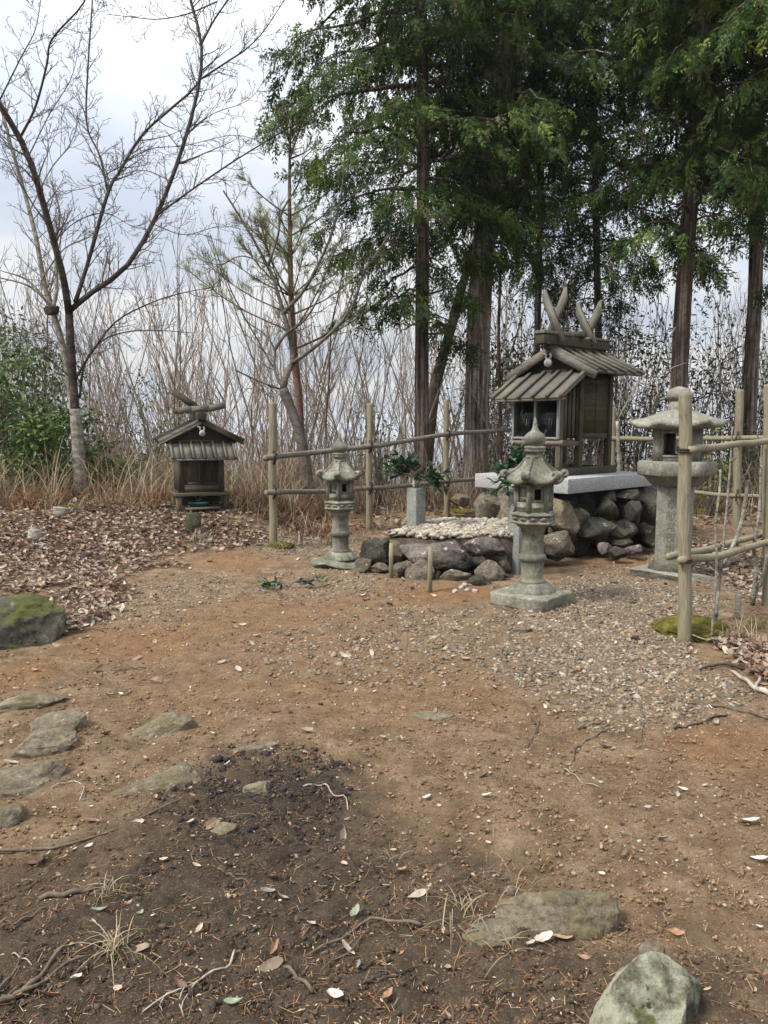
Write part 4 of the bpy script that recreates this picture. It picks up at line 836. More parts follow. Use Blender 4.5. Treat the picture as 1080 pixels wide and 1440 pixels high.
lo2 = [P(940, 783, y1_+.08), P(1010, 769, (y1_+y3_)/2+.12), P(1070, 752, y3_+.1), P(1150, 740, y4_+.1)]
t, o0 = fence('wooden_fence', 'near pole fence with one low double rail beside the moss cushion', [R1, R3, R4], [(up, .030), (lo, .030), (lo2, .028)], kd=m_pole)
ties(t, o0, [(P(962, 633, y1_), (.1, 0, 1)), (P(962, 787, y1_), (.1, 0, 1)), (P(1079, 762, y3_), (.1, 0, 1))], .053)
# ================================================================== BARE TREES
class Bare:
    """collects limbs as tubes; twigs grow along every limb"""
    def __init__(s, seed, tw=1.0): s.r = np.random.default_rng(seed); s.tr = MB(); s.L = []; s.tw5 = []; s.tr5 = []; s.tw4 = []; s.tr4 = []; s.scale = tw
    def limb(s, pts, r0, r1, n=16, sides=10, mb=None, bump=.06):
        p = smoothpath(pts, n); R = r0+(r1-r0)*np.linspace(0, 1, n)**.8; (mb or s.tr).tube(p, R, sides, bump=bump, seed=int(r0*1e4)); s.L.append((p, R)); return p
    def sub(s, p, R, dens, length, level, s0=.15, up=.5, rmax=.014, ang=.85):
        r = s.r; seg = np.linalg.norm(np.diff(p, axis=0), axis=1).sum(); m = int(seg*dens+r.uniform(0, 1)); side = 1
        for k in range(m):
            t = s0+(1-s0)*(k+r.uniform(.1, .9))/max(m, 1); x = t*(len(p)-1); i = min(int(x), len(p)-2); b = p[i]+(p[i+1]-p[i])*(x-i); d = p[i+1]-p[i]; d = d/np.linalg.norm(d)
            q = r.normal(size=3); q = q-d*(q@d); q /= np.linalg.norm(q); side = -side
            a = ang*r.uniform(.7, 1.2); dd = d*math.cos(a)+q*math.sin(a); L = length*r.uniform(.45, 1.15)*(1.05-.55*t)
            n = 5; pts = [b]; c = b.copy()
            for j in range(n-1): dd = dd+np.array([0, 0, up*.22])+r.normal(size=3)*.13; dd /= np.linalg.norm(dd); c = c+dd*L/(n-1); pts.append(c)
            rr = min(rmax, R[i]*.5); e = .0032*s.scale; pts = np.array(pts); rad = np.linspace(max(rr, e*1.25), e, n)
            s.tw5.append(pts); s.tr5.append(rad)
            if level > 1: s.sub(pts, rad, dens*1.25, length*.42, level-1, .2, up, rmax*.5, ang)
    def build(s, t, bark, tw=m_twig, col=(1, 1, 1)):
        if s.tr.v: s.tr.build('trunk', bark, t, smooth=True)
        if s.tw5: m = MB(); m.tubes(np.array(s.tw5), np.array(s.tr5), 3, col); m.build('crown', tw, t)
def guide(pts, Y, dY=0, jit=.0): n = len(pts); return [P(u, v, Y+dY*i/(n-1)+jit*math.sin(3*i)) for i, (u, v) in enumerate(pts)]
# ---- cherry tree by the leaf bank
YC = 10.6; cb = G(112, 703); YC = cb[1]
t = thing('cherry_tree', 'bare cherry tree forking low into long bent limbs by the leaf bank', 'tree', (0, 0, 0)); b = Bare(5, .95)
pb = guide([(114, 715), (113, 690), (110, 630), (106, 575)], YC); b.limb(pb, .122, .09, 10, 16); low = b.tr; low.build('lichened_trunk', m_cherl, t, smooth=True); b.tr = MB(); b.L = []
LM = [([(106, 577), (103, 540), (99, 480), (97, 435)], .10, .085, 0), ([(97, 440), (90, 395), (80, 355), (62, 290), (38, 215), (0, 148), (-40, 92), (-90, 20), (-130, -60)], .082, .045, -1.6),
      ([(97, 438), (128, 412), (175, 378), (213, 318), (240, 255), (262, 190), (280, 118), (283, 60), (268, 0), (255, -70)], .066, .028, .9),
      ([(106, 425), (126, 362), (152, 270), (168, 242), (198, 192), (232, 160), (272, 125), (283, 105)], .05, .02, 1.3), ([(152, 272), (140, 218), (122, 175), (124, 90), (130, 0), (133, -60)], .028, .016, 1.2),
      ([(27, 196), (50, 150), (66, 90), (73, 55), (115, 8), (130, -30)], .03, .014, -.6), ([(220, 303), (268, 268), (330, 226), (392, 188), (430, 165), (478, 130)], .028, .008, 1.), ([(281, 112), (330, 80), (345, 70), (370, 45), (400, 0)], .022, .01, .5),
      ([(283, 62), (300, 30), (325, -10), (340, -60)], .026, .014, .3), ([(306, 2), (262, 20), (222, 27), (185, 24), (150, 20)], .016, .006, -.4), ([(105, 535), (124, 503), (160, 455), (203, 430), (248, 414), (310, 402)], .03, .008, -.5),
      ([(112, 560), (119, 512), (140, 482), (176, 467), (226, 465), (270, 468)], .03, .007, .4), ([(100, 532), (75, 510), (52, 490), (20, 470), (-10, 462)], .016, .006, -.5), ([(66, 300), (45, 250), (20, 230), (-10, 220)], .02, .008, .4),
      ([(240, 255), (205, 240), (170, 246), (120, 265), (70, 270)], .012, .005, .6), ([(75, 340), (110, 310), (150, 300), (190, 320), (230, 325)], .014, .005, .7), ([(160, 240), (210, 210), (260, 205), (330, 190), (380, 205)], .012, .005, 1.),
      ([(40, 220), (70, 160), (100, 110), (112, 60)], .014, .006, .6), ([(0, 140), (30, 80), (50, 40), (60, -20)], .018, .008, .3), ([(215, 315), (260, 330), (310, 318), (350, 325)], .012, .005, .3), ([(262, 190), (300, 160), (350, 140), (380, 100)], .012, .005, .7)]
for pts, r0, r1, dy in LM:
    base_dy = 0
    if pts[0] == (152, 272): base_dy = .5
    pl = guide(pts, YC+base_dy, dy, .05); q = b.limb(pl, r0*.72, r1*.72, 18, 9 if r0 > .03 else 6)
for i, (p, R) in enumerate(list(b.L)):
    if i == 0: continue
    b.sub(p, R, 8.5, .72 if R[0] > .04 else .6, 3, .22 if R[0] > .05 else .06, .35, .012)
    if R[0] > .025: b.sub(p, R, 1.3, 1.7, 3, .25, .3, .016)
b.build(t, m_chery, col=(.75, .7, .68))
# ---- lichened tree behind it
t = thing('bare_tree', 'pale grey bare tree with a black burl behind the cherry tree', 'tree'); b = Bare(6, 1.2); Yb = 12.6
for pts, r0, r1, dy in [([(112, 640), (104, 580), (95, 520), (84, 470), (74, 438), (62, 398), (50, 330), (32, 262), (14, 200), (0, 140)], .105, .03, .5), ([(73, 436), (62, 420), (40, 402), (10, 393), (-30, 385)], .035, .012, -.4), ([(74, 438), (80, 400), (78, 350), (84, 300), (70, 250)], .05, .014, .5), ([(60, 390), (90, 350), (130, 330), (170, 290)], .025, .008, .4), ([(40, 300), (70, 240), (100, 200), (115, 150)], .02, .008, .4), ([(0, 380), (40, 395), (70, 430)], .012, .03, .1)]:
    b.limb(guide(pts, Yb, dy, .05), r0*.68, r1*.7, 16, 9)
for p, R in list(b.L): b.sub(p, R, 5, .8, 3, .25, .4, .010)
b.build(t, m_cherl, col=(.95, .9, .85)); mb = MB(); V, F = rock_verts((.27, .24, .15), 5, 3, .8, 4, .2); mb.add(V+P(73, 436, Yb), F); mb.build('burl', m_stkd, t, smooth=True)
# ---- forked tree behind the fence
t = thing('bare_tree', 'crooked bare tree with three rising limbs behind the pole fence', 'tree'); b = Bare(7, 1.2); Yb = 12.9
gb = P(432, 662, Yb); 
for pts, r0, r1, dy in [([(434, 690), (430, 655), (421, 610), (408, 572), (398, 546)], .10, .075, 0), ([(398, 548), (402, 527), (411, 512), (411, 490), (405, 463), (398, 438), (386, 396), (375, 372), (356, 336), (332, 296), (314, 268)], .062, .014, .5),
      ([(411, 511), (440, 490), (470, 464), (496, 430), (511, 385), (522, 368), (548, 330)], .038, .012, -.5), ([(399, 440), (426, 410), (446, 375), (466, 330), (478, 285), (484, 235), (484, 170)], .036, .010, -.3), ([(477, 290), (508, 266), (545, 240), (580, 205)], .018, .006, -.2),
      ([(377, 374), (391, 330), (396, 298), (420, 258), (424, 228), (440, 210)], .026, .007, .3), ([(386, 492), (402, 470), (426, 452), (442, 430), (458, 398)], .03, .012, .4), ([(398, 546), (386, 520), (386, 492), (372, 470), (350, 455)], .03, .008, .3), ([(330, 520), (362, 535), (396, 548)], .012, .02, .2), ([(511, 385), (490, 360), (470, 340)], .012, .006, .3), ([(375, 372), (340, 360), (310, 372), (280, 365)], .014, .005, .4)]:
    b.limb(guide(pts, Yb, dy, .04), r0, r1, 16, 9)
b.tr5 = b.tr5
for i, (p, R) in enumerate(list(b.L)):
    if i: b.sub(p, R, 5, .75, 3, .22, .35, .010)
b.build(t, surf('mid grey bark', [(.3, (.05, .042, .036)), (.6, (.13, .115, .1)), (.8, (.26, .25, .225))], 3, .85, (.7, .012, 9), stretch=(1, 1, 2.)), col=(.8, .75, .72))
# ---- red pine
t = thing('pine_tree', 'slim pine with reddish trunk and thin grey green needle tufts', 'tree'); Yp = 15.5; mb = MB(); k = guide([(427, 690), (424, 640), (420, 560), (414, 500), (410, 430), (408, 350), (407, 270), (408, 200), (410, 178)], Yp); q = smoothpath(k, 24); mb.tube(q, .105*(1-.9*np.linspace(0, 1, 24)), 10, bump=.08); mb.build('trunk', m_pinb, t, smooth=True)
br = MB(); nd = MB(); r = np.random.default_rng(3); tufts = []; dirs = []
for i in range(40):
    s_ = r.uniform(.38, .84) if i > 9 else .84+.016*i; x = s_*23; i0 = int(x); b0_ = q[min(i0, 23)]; az = r.uniform(0, 6.28); L = (1-s_)*3.4+.25; L *= r.uniform(.5, 1.15)
    d = np.array([math.cos(az), math.sin(az), .45]); pts = smoothpath([b0_, b0_+d*L*.5+np.array([0, 0, .02]), b0_+d*L+np.array([0, 0, .15*L])], 6); br.tube(pts, lerp(.02, .005, 6), 5)
    for w in range(int(2+12*L)):
        u_ = r.uniform(.4, 1.); j = min(int(u_*5), 4); p0 = pts[j]+(pts[j+1]-pts[j])*(u_*5-j); dd = d/np.linalg.norm(d)+r.normal(size=3)*.6+np.array([0, 0, .5]); dd /= np.linalg.norm(dd); e = p0+dd*r.uniform(.08, .25)
        tufts.append(e); dirs.append(dd); br.tube([p0, (p0+e)/2, e], [.005, .004, .003], 3, cap=False)
tufts.append(q[-1]); dirs.append(np.array([0, 0, 1.])); tufts = np.array(tufts); dirs = np.array(dirs)
def needleT(n=16, L=1., w=.018, seed=0):
    rr = np.random.default_rng(seed); V = []; F = []
    for k in range(n):
        a = rr.uniform(0, 6.28); sp_ = rr.uniform(.2, .75); x0 = rr.uniform(-.6, .1); d = np.array([math.cos(sp_), math.sin(sp_)*math.cos(a), math.sin(sp_)*math.sin(a)]); sd = np.cross(d, rr.normal(size=3)); sd /= np.linalg.norm(sd); o = np.array([x0, 0, 0])
        V += [o-sd*w, o+sd*w, o+d*L*rr.uniform(.7, 1.1)]; F.append([3*k, 3*k+1, 3*k+2])
    return np.array(V), np.array(F)
NV, NF = needleT(20, 1, .022); n = len(tufts); nc = np.array([[.17, .2, .09], [.12, .16, .07], [.21, .23, .12], [.2, .19, .1]])
nd.inst(NV, NF, tufts, basis(dirs), r.uniform(.15, .25, n), nc[r.integers(0, 4, n)]*1.25); br.build('branches', m_pinb, t); nd.build('needles', m_ndl, t)

# ================================================================== CYPRESSES
def sprayT(nside, sub, seed, droop=.32):
    """flat fan spray: length 1 along x, fan in y, drooping to -z; narrow diamond scales"""
    rr = np.random.default_rng(seed); V = []; F = []; Cc = []
    def dia(a, b, w, c0, c1):
        a = np.array(a); b = np.array(b); d = b-a; s_ = np.array([-d[1], d[0], 0]); s_ = s_/(np.linalg.norm(s_)+1e-9); m = a+d*.45; k = len(V)
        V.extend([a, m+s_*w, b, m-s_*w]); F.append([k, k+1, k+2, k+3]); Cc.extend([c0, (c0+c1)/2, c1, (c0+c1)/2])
    def z(x, y): return -droop*(x*x)-.12*y*y+.03*math.sin(7*x+5*y)
    for i in range(nside):
        for s_ in (-1, 1):
            x = .04+.9*(i+rr.uniform(0, .8))/nside
            if rr.uniform() < .18: continue
            L = .40*(1-x)**.7*rr.uniform(.45, 1.3)+.07; a = rr.uniform(.62, .95); e = (x+L*math.cos(a), s_*L*math.sin(a)); w = .034
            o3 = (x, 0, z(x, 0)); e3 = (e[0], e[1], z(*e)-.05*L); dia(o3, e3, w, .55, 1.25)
            for q in range(sub):
                tq = .25+.6*q/sub; m = np.array(o3)+(np.array(e3)-np.array(o3))*tq; l2 = L*.38*(1-tq*.4)*rr.uniform(.8, 1.2)
                for s2_ in (-1, 1):
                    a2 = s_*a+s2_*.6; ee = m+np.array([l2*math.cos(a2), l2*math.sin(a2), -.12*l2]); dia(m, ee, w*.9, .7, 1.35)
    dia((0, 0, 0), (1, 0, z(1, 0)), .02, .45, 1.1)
    return np.array(V), np.array(F), np.array(Cc)[:, None]*np.array([[1., 1., 1.]])
SP = [sprayT(6, 2, 1, .45), sprayT(5, 2, 2, .65), sprayT(7, 1, 5, .3), sprayT(6, 1, 6, .85)]; SPL = [sprayT(4, 1, 3), sprayT(4, 1, 4, .5), sprayT(5, 1, 7, .3), sprayT(4, 1, 8, .7)]
def cypress(name, label, base, path, r0, r1, zc0, H, L0, nb, dens, seed, bark, lite=False, group=None, azf=None, size=.34, tone=1., flare=1.5):
    r = np.random.default_rng(seed); t = thing(name, label, 'tree', (0, 0, 0), 0, group); p = smoothpath(path, 30); s_ = np.linspace(0, 1, 30)
    rad = r0+(r1-r0)*s_; rad[0] *= flare; rad[1] *= 1+(flare-1)*.55; rad[2] *= 1+(flare-1)*.25
    mb = MB(); Pn = p[None]; V = tubes_v(Pn, rad[None], 28)
    cxy = np.repeat(p, 28, 0); an = np.tile(np.arange(28)*2*math.pi/28, 30); w = 1+.10*fbm(np.stack([np.cos(an)*3, np.sin(an)*3, V[:, 2]*.35], 1), 3, seed)+.05*np.cos(an*7+V[:, 2]*.4); V = cxy+(V-cxy)*w[:, None]; mb.add(V, tube_f(1, 30, 28)); mb.build('trunk', bark, t, smooth=True)
    z = p[:, 2]; bm = MB(); pos = []; dr = []; tn = []; roll = []; scl = []; bP = []; bR = []
    for k in range(nb):
        zz = zc0+(H-zc0)*((k+r.uniform(0, 1))/nb)**.9; fr = (zz-zc0)/(H-zc0); i = int(np.clip(np.searchsorted(z, zz)-1, 0, 28)); f = np.clip((zz-z[i])/(z[i+1]-z[i]+1e-6), 0, 1); c = p[i]+(p[i+1]-p[i])*f
        az = k*2.4+r.uniform(-.5, .5)
        L = L0*float(np.interp(zz-zc0, [0, 1.5, 3.2, 4.8, 7, 9.5], [.42, .62, .95, 1.1, 1., .55]))*r.uniform(.45, 1.15)
        if azf is not None: L *= azf(az, zz)
        if L < .25: continue
        d = np.array([math.cos(az), math.sin(az), 0]); n = 8; uu = np.linspace(0, 1, n); up_ = r.uniform(.0, .35); dp = r.uniform(.25, .6)
        bp = c+d*(uu*L)[:, None]; bp[:, 2] += L*(up_*uu-dp*uu**2); bp += r.normal(size=(n, 3))*.02*L; bP.append(bp); bR.append(np.linspace(.012+.012*L, .004, n))
        tone_b = r.uniform(.6, 1.35)
        m = int(dens*1.12*L**1.2+7) if r.uniform() > .1 else 0
        s2 = r.uniform(.15, 1, m)**.75; x = s2*(n-1); j = np.minimum(x.astype(int), n-2); pp = bp[j]+(bp[j+1]-bp[j])*(x-j)[:, None]
        lat = r.normal(size=m)*.19*L*(1.15-s2*.6); side = np.array([-d[1], d[0], 0]); pp = pp+side*lat[:, None]-np.array([0, 0, 1])*(np.abs(lat)*.28+r.exponential(.10, m))[:, None]
        D = d*(1-.2*r.uniform(size=m))[:, None]+side*(np.sign(lat)*r.uniform(.2, 1., m))[:, None]+r.normal(size=(m, 3))*.28; D[:, 2] -= r.uniform(.3, 1.7, m)
        pos.append(pp); dr.append(D); tn.append(np.full(m, tone_b)*r.uniform(.7, 1.3, m)); roll.append(r.normal(size=m)*.8); scl.append(r.uniform(.5, 1.25, m)*size)
    if pos:
        pos = np.concatenate(pos); dr = np.concatenate(dr); tn = np.concatenate(tn); roll = np.concatenate(roll); scl = np.concatenate(scl); B = basis(dr, roll)
        pal = np.array([[.025, .055, .012], [.047, .09, .017], [.085, .138, .025], [.145, .188, .036], [.125, .115, .044]])*tone; ci = r.choice(5, len(pos), p=[.3, .32, .2, .12, .06]); col = pal[ci]*tn[:, None]
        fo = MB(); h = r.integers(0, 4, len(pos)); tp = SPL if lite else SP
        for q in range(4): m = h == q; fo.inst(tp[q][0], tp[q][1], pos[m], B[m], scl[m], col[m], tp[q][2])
        fo.build('crown', m_hin, t); bm.tubes(np.array(bP), np.array(bR), 5); bm.build('branches', bark, t)
    return t, len(pos)
def trunkpath(pts, Y, H):
    q = [P(u, v, Y) for u, v in pts]; d = (q[-1]-q[-2]); d = d/d[2]; g0 = h1(q[0][0], q[0][1]); q[0][2] = min(q[0][2], g0-.1)
    q.append(q[-1]+d*(H-q[-1][2])); return q
cg = 'tall cypresses around the shrine'
def lim(az0, wid, lo=.35): return lambda az, z: lo+(1-lo)*max(0., math.cos(az-az0))**wid
ncy = 0
SPEC = [
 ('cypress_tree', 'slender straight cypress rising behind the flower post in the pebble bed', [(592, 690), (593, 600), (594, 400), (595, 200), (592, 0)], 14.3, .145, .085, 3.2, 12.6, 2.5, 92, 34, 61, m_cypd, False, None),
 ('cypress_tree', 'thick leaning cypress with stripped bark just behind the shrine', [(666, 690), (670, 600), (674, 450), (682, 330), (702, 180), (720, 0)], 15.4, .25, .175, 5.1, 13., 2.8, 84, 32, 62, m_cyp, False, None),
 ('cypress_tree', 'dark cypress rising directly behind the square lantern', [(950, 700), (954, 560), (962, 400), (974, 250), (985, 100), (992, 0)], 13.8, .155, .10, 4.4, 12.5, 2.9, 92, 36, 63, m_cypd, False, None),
 ('cypress_tree', 'slim pale barked cypress behind the post of the back fence', [(1052, 640), (1056, 520), (1062, 400), (1066, 200), (1068, 0)], 16., .15, .11, 5.2, 13.5, 2.7, 76, 30, 64, m_cyp, False, None),
 ('cypress_tree', 'cypress farther back between the shrine roof and the square lantern', [(845, 660), (842, 500), (838, 300), (832, 0)], 18.5, .09, .06, 4.3, 12.8, 3.0, 84, 27, 65, m_cyp, True, None),
 ('cypress_tree', 'cypress in the second row hidden above the crossed roof boards', [(752, 660), (755, 500), (760, 300), (765, 0)], 18.0, .08, .05, 4.6, 12.8, 2.8, 78, 26, 66, m_cyp, True, None),
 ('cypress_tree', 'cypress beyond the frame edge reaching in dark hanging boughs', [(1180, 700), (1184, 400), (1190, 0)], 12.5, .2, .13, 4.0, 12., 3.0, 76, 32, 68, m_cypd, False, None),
]
for (nm, lb, pts, Yc, r0, r1, zc, H, L0, nb, dn, sd_, bk, lt, az) in SPEC:
    _, k = cypress(nm, lb, None, trunkpath(pts, Yc, H), r0, r1, zc, H, L0, nb, dn, sd_, bk, lt, cg, az); ncy += k
print('sprays', ncy)
# brown leaning trunk between the two cypresses, thin dead pole behind
t = thing('leaning_tree', 'brown leaning bare trunk between the slender and the thick cypress', 'tree'); b = Bare(9, 1.2)
b.limb(guide([(598, 660), (606, 580), (615, 530), (632, 470), (648, 410), (662, 360), (676, 320)], 16.2, .5), .15, .07, 16, 12, bump=.1); b.limb(guide([(632, 470), (650, 430), (668, 405)], 16.3, .3), .04, .02, 8, 6)
for p, R in list(b.L): b.sub(p, R, 2, .7, 2, .3, .3, .012)
b.build(t, surf('brown bark', [(.3, (.07, .05, .038)), (.7, (.2, .15, .115))], 3, .9, (.8, .015, 12), stretch=(1, 1, .4)))
t = thing('dead_tree', 'thin dead pole with withered brown sprays behind the thick cypress', 'tree'); b = Bare(10, 1.2); b.limb(guide([(704, 650), (703, 560), (701, 480), (703, 400), (706, 330), (712, 250)], 17.2, .4), .05, .02, 16, 7)
for p, R in list(b.L): b.sub(p, R, 3, .6, 2, .2, -.2, .012)
b.build(t, m_pinb)
t = thing('young_tree', 'grey forked sapling leaning out from behind the shrine roof', 'sapling'); b = Bare(12, 1.2)
for pts, r0, r1 in [([(872, 690), (870, 640), (868, 592)], .035, .028), ([(868, 592), (874, 545), (872, 535), (875, 500)], .014, .005), ([(868, 592), (885, 560), (905, 525), (930, 490), (950, 460)], .018, .006), ([(880, 570), (905, 545), (940, 520), (965, 510)], .012, .005), ([(872, 600), (862, 560), (855, 530)], .01, .004)]: b.limb(guide(pts, 12.4), r0, r1, 10, 7)
for p, R in list(b.L)[1:]: b.sub(p, R, 3, .4, 1, .2, .3, .006)
b.build(t, m_cherl)

# ================================================================== THICKET
def sapling_mesh(seed, H, lean, nbr, forked=False):
    b = Bare(seed, 1.15); r = b.r; a = r.uniform(0, 6.28); pts = [np.array([0, 0, -.3])]; c = np.array([0., 0, 0]); d = np.array([lean*math.cos(a), lean*math.sin(a), 1.])
    for k in range(7): d = d+r.normal(size=3)*np.array([.09, .09, .02]); pts.append(c.copy()); c = c+d/np.linalg.norm(d)*H/7
    pts.append(c); p = smoothpath(pts, 14); R = np.linspace(.026*H/5.5, .006, 14)*r.uniform(.7, 1.2); m = MB(); m.tube(p, R*1.15, 5, cap=False)
    b.sub(p, R, nbr*.95, H*.33, 2, .18, 1.0, .009, .52)
    m.tubes(np.array(b.tw5), np.array(b.tr5), 3); return m
SAP = []; r = np.random.default_rng(31)
for k in range(16):
    m = sapling_mesh(200+k, r.uniform(4.2, 7.2), r.uniform(.02, .38), r.uniform(1.7, 2.8)); cc = [(1.7, 1.6, 1.48), (1.25, 1.12, 1.02), (2.1, 2.02, 1.9), (1.5, 1.32, 1.18)][k % 4]
    for q in range(len(m.c)): m.c[q] = np.broadcast_to(np.array(cc), m.c[q].shape)
    o = m.build('sapling', m_twig); o['_h'] = float(max(v.co.z for v in o.data.vertices)); SAP.append(o)
ok = 0; spots = []
while ok < 296:
    y = r.uniform(14.4, 27); x = r.uniform(-.62*y, .62*y)
    if .9 < x < 4 and y < 16 and r.uniform() < .5: continue
    if -5.2 < x < -1.6 and y < 15.2: continue
    spots.append((x, y)); ok += 1
SAPH = [o['_h'] for o in SAP]
for o in SAP: del o['_h']
LBS = 'bare grey brown sapling in the thicket beyond the clearing'
for k, (x, y) in enumerate(spots):
    o = SAP[k] if k < len(SAP) else SAP[k % len(SAP)].copy()
    if k >= len(SAP): C.objects.link(o)
    o.location = (x, y, h1(x, y)-.1); o.rotation_euler = (0, 0, r.uniform(0, 6.28)); q = (4.1+.46*(y-14.5))*r.uniform(.72, 1.22)*(1. if x < 2 else .95)/SAPH[k % len(SAP)]; o.scale = (q, q, q)
    tag(o, LBS, 'sapling', 'saplings of the thicket')
# distant woodland down the slope: one mass
fw = MB(); r = np.random.default_rng(55)
TT = [(np.concatenate(o_v.v), np.concatenate([np.asarray(f) for f in o_v.f])) for o_v in []]
P5 = []; R5 = []
for k in range(200):
    y = r.uniform(27, 62); x = r.uniform(-.65*y, .65*y); z = h1(x, y); H = r.uniform(6, 11)
    d = np.array([r.normal()*.12, r.normal()*.12, 1.]); q = np.array([[x, y, z]+d*H*s_ for s_ in (0, .25, .5, .75, 1)]); P5.append(q); R5.append(np.linspace(.07, .015, 5))
    for w in range(16):
        s_ = r.uniform(.3, .95); a = r.uniform(0, 6.28); L = H*.3*(1.1-s_)+.5; b0_ = np.array([x, y, z])+d*H*s_; dd = np.array([math.cos(a)*.6, math.sin(a)*.6, .9]); P5.append(np.array([b0_+dd*L*u_+np.array([0, 0, .1*u_*u_]) for u_ in (0, .25, .5, .75, 1)])); R5.append(np.linspace(.022, .008, 5))
        for w2 in range(2): e = b0_+dd*L*r.uniform(.3, .8); d2 = dd+r.normal(size=3)*.5; P5.append(np.array([e+d2*L*.45*u_ for u_ in (0, .25, .5, .75, 1)])); R5.append(np.linspace(.012, .007, 5))
fw.tubes(np.array(P5), np.array(R5), 3, (1.1, 1., .95)); fw.c = [q*1.35 for q in fw.c]; tag(fw.build('distant_woodland', m_twig), 'far bare woodland down the slope beyond the thicket', 'woodland', kind='stuff')
# brushwood tangle
P5 = []; R5 = []; cl = []
for k in range(3400):
    y = 13.6+r.exponential(3.2); x = r.uniform(-.6*y, .6*y)
    if y > 24 or (-3.9 < x < -1.7 and y < 13.9): continue
    z = h1(x, y); H = r.uniform(.4, 1.7)*(1 if x < 1 else .7); a = r.uniform(0, 6.28); ln = r.uniform(.05, .9); d = np.array([ln*math.cos(a), ln*math.sin(a), 1.]); u_ = np.linspace(0, 1, 5)[:, None]
    q = np.array([x, y, z-.05])+d*H*u_+r.normal(size=(5, 3))*.04*H*u_; q[:, 2] -= .25*ln*H*u_[:, 0]**2; P5.append(q); R5.append(np.linspace(.006, .003, 5)*r.uniform(.8, 1.6))
bw = MB(); bw.tubes(np.array(P5), np.array(R5), 3, np.repeat(np.array([(1.7, 1.45, 1.15), (1.2, .92, .72), (2., 1.8, 1.5)])[r.integers(0, 3, len(P5))], 15, 0)); tag(bw.build('brushwood', m_twig), 'tangle of thin dry stems under the thicket', 'brushwood', kind='stuff')

# ================================================================== SHRUBS
def shrub(name, label, c, dims, n, cols, size, seed, group=None, stems=7, clumps=26):
    r = np.random.default_rng(seed); t = thing(name, label, 'shrub', c, 0, group); st = MB(); lf = MB(); cl = []
    for k in range(clumps):
        d = r.normal(size=3); d /= np.linalg.norm(d); q = d*np.array(dims)/2*r.uniform(.45, 1.); q[2] += dims[2]*.55; q[2] = max(q[2], .15); cl.append(q)
        if k < stems*2: s_ = smoothpath([[r.normal()*.08, r.normal()*.08, -.1], [q[0]*.4, q[1]*.4, q[2]*.5], q], 8); st.tube(s_, lerp(.022, .006, 8), 5, cap=False)
    cl = np.array(cl); w = r.integers(0, clumps, n); off = r.normal(size=(n, 3))*np.array([.22, .22, .15])*np.mean(dims)/2.2; pp = cl[w]+off; pp[:, 2] = np.maximum(pp[:, 2], .03)
    D = off/np.linalg.norm(off, axis=1, keepdims=True)+r.normal(size=(n, 3))*.6; D[:, 2] -= .15; col = np.array(cols)[r.integers(0, len(cols), n)]*r.uniform(.6, 1.3, clumps)[w][:, None]
    lf.inst(LV, LF, pp, basis(D, r.uniform(-1, 1, n)), r.uniform(.7, 1.25, n)*size, col); st.build('stems', m_twig, t); lf.build('leaves', m_leaf, t); return t
gr1 = [(.038, .066, .018), (.062, .1, .027), (.09, .135, .036), (.14, .175, .055), (.13, .14, .07)]; gr2 = [(.06, .115, .022), (.09, .145, .03), (.045, .09, .02), (.12, .155, .045)]
sg = 'evergreen shrubs behind the dry grass'
def at(u, Y): x = (u-540)/F_PX*Y; return (x, Y, h1(x, Y)-.05)
shrub('evergreen_shrub', 'tall dark evergreen shrub at the frame edge behind the dry grass', at(18, 13.4), (1.9, 1.8, 3.0), 4200, gr1, .10, 1, sg, clumps=34)
shrub('evergreen_shrub', 'bright green bushy shrub just behind the cherry trunk', at(78, 13.0), (1.7, 1.4, 1.5), 3000, gr2, .095, 2, sg)
shrub('evergreen_shrub', 'low green shrub beside the foot of the cherry tree', at(150, 13.3), (1.1, 1.1, 1.0), 1300, gr2, .085, 3, sg, clumps=16)
shrub('evergreen_shrub', 'thin yellow green shrub behind the small shrine', at(212, 14.6), (1.4, 1.3, 2.2), 900, [(.10, .12, .05), (.13, .14, .07), (.07, .09, .035)], .075, 4, sg, clumps=22)
shrub('evergreen_shrub', 'grey green straggling shrub farther up the slope edge', at(55, 15.5), (2.6, 1.5, 3.4), 2600, [(.05, .065, .035), (.08, .095, .055), (.035, .05, .025)], .09, 5, sg, clumps=34)
shrub('evergreen_shrub', 'dark green shrub low behind the back fence', at(1050, 14.8), (1.6, 1.2, 1.6), 1500, gr1, .08, 6, sg)
shrub('evergreen_shrub', 'sparse yellow leaved shrub behind the square lantern', at(1003, 13.2), (.7, .6, 1.5), 240, [(.2, .19, .035), (.14, .15, .04)], .08, 7, sg, clumps=14)
shrub('evergreen_shrub', 'thin dark leaved shrub behind the middle fence post', at(535, 14.2), (.8, .8, 2.0), 420, gr1, .075, 8, sg, clumps=14)
shrub('evergreen_shrub', 'dim olive shrub beyond the shrine legs', at(815, 15.5), (2.2, 1.5, 3.2), 1700, [(.05, .055, .03), (.07, .075, .04), (.03, .04, .02)], .085, 9, sg, clumps=30)
shrub('evergreen_shrub', 'olive shrub under the far cypresses by the lantern roof', at(905, 16.0), (2.0, 1.4, 3.4), 1500, [(.05, .055, .03), (.075, .075, .04), (.03, .04, .02)], .085, 10, sg, clumps=30)
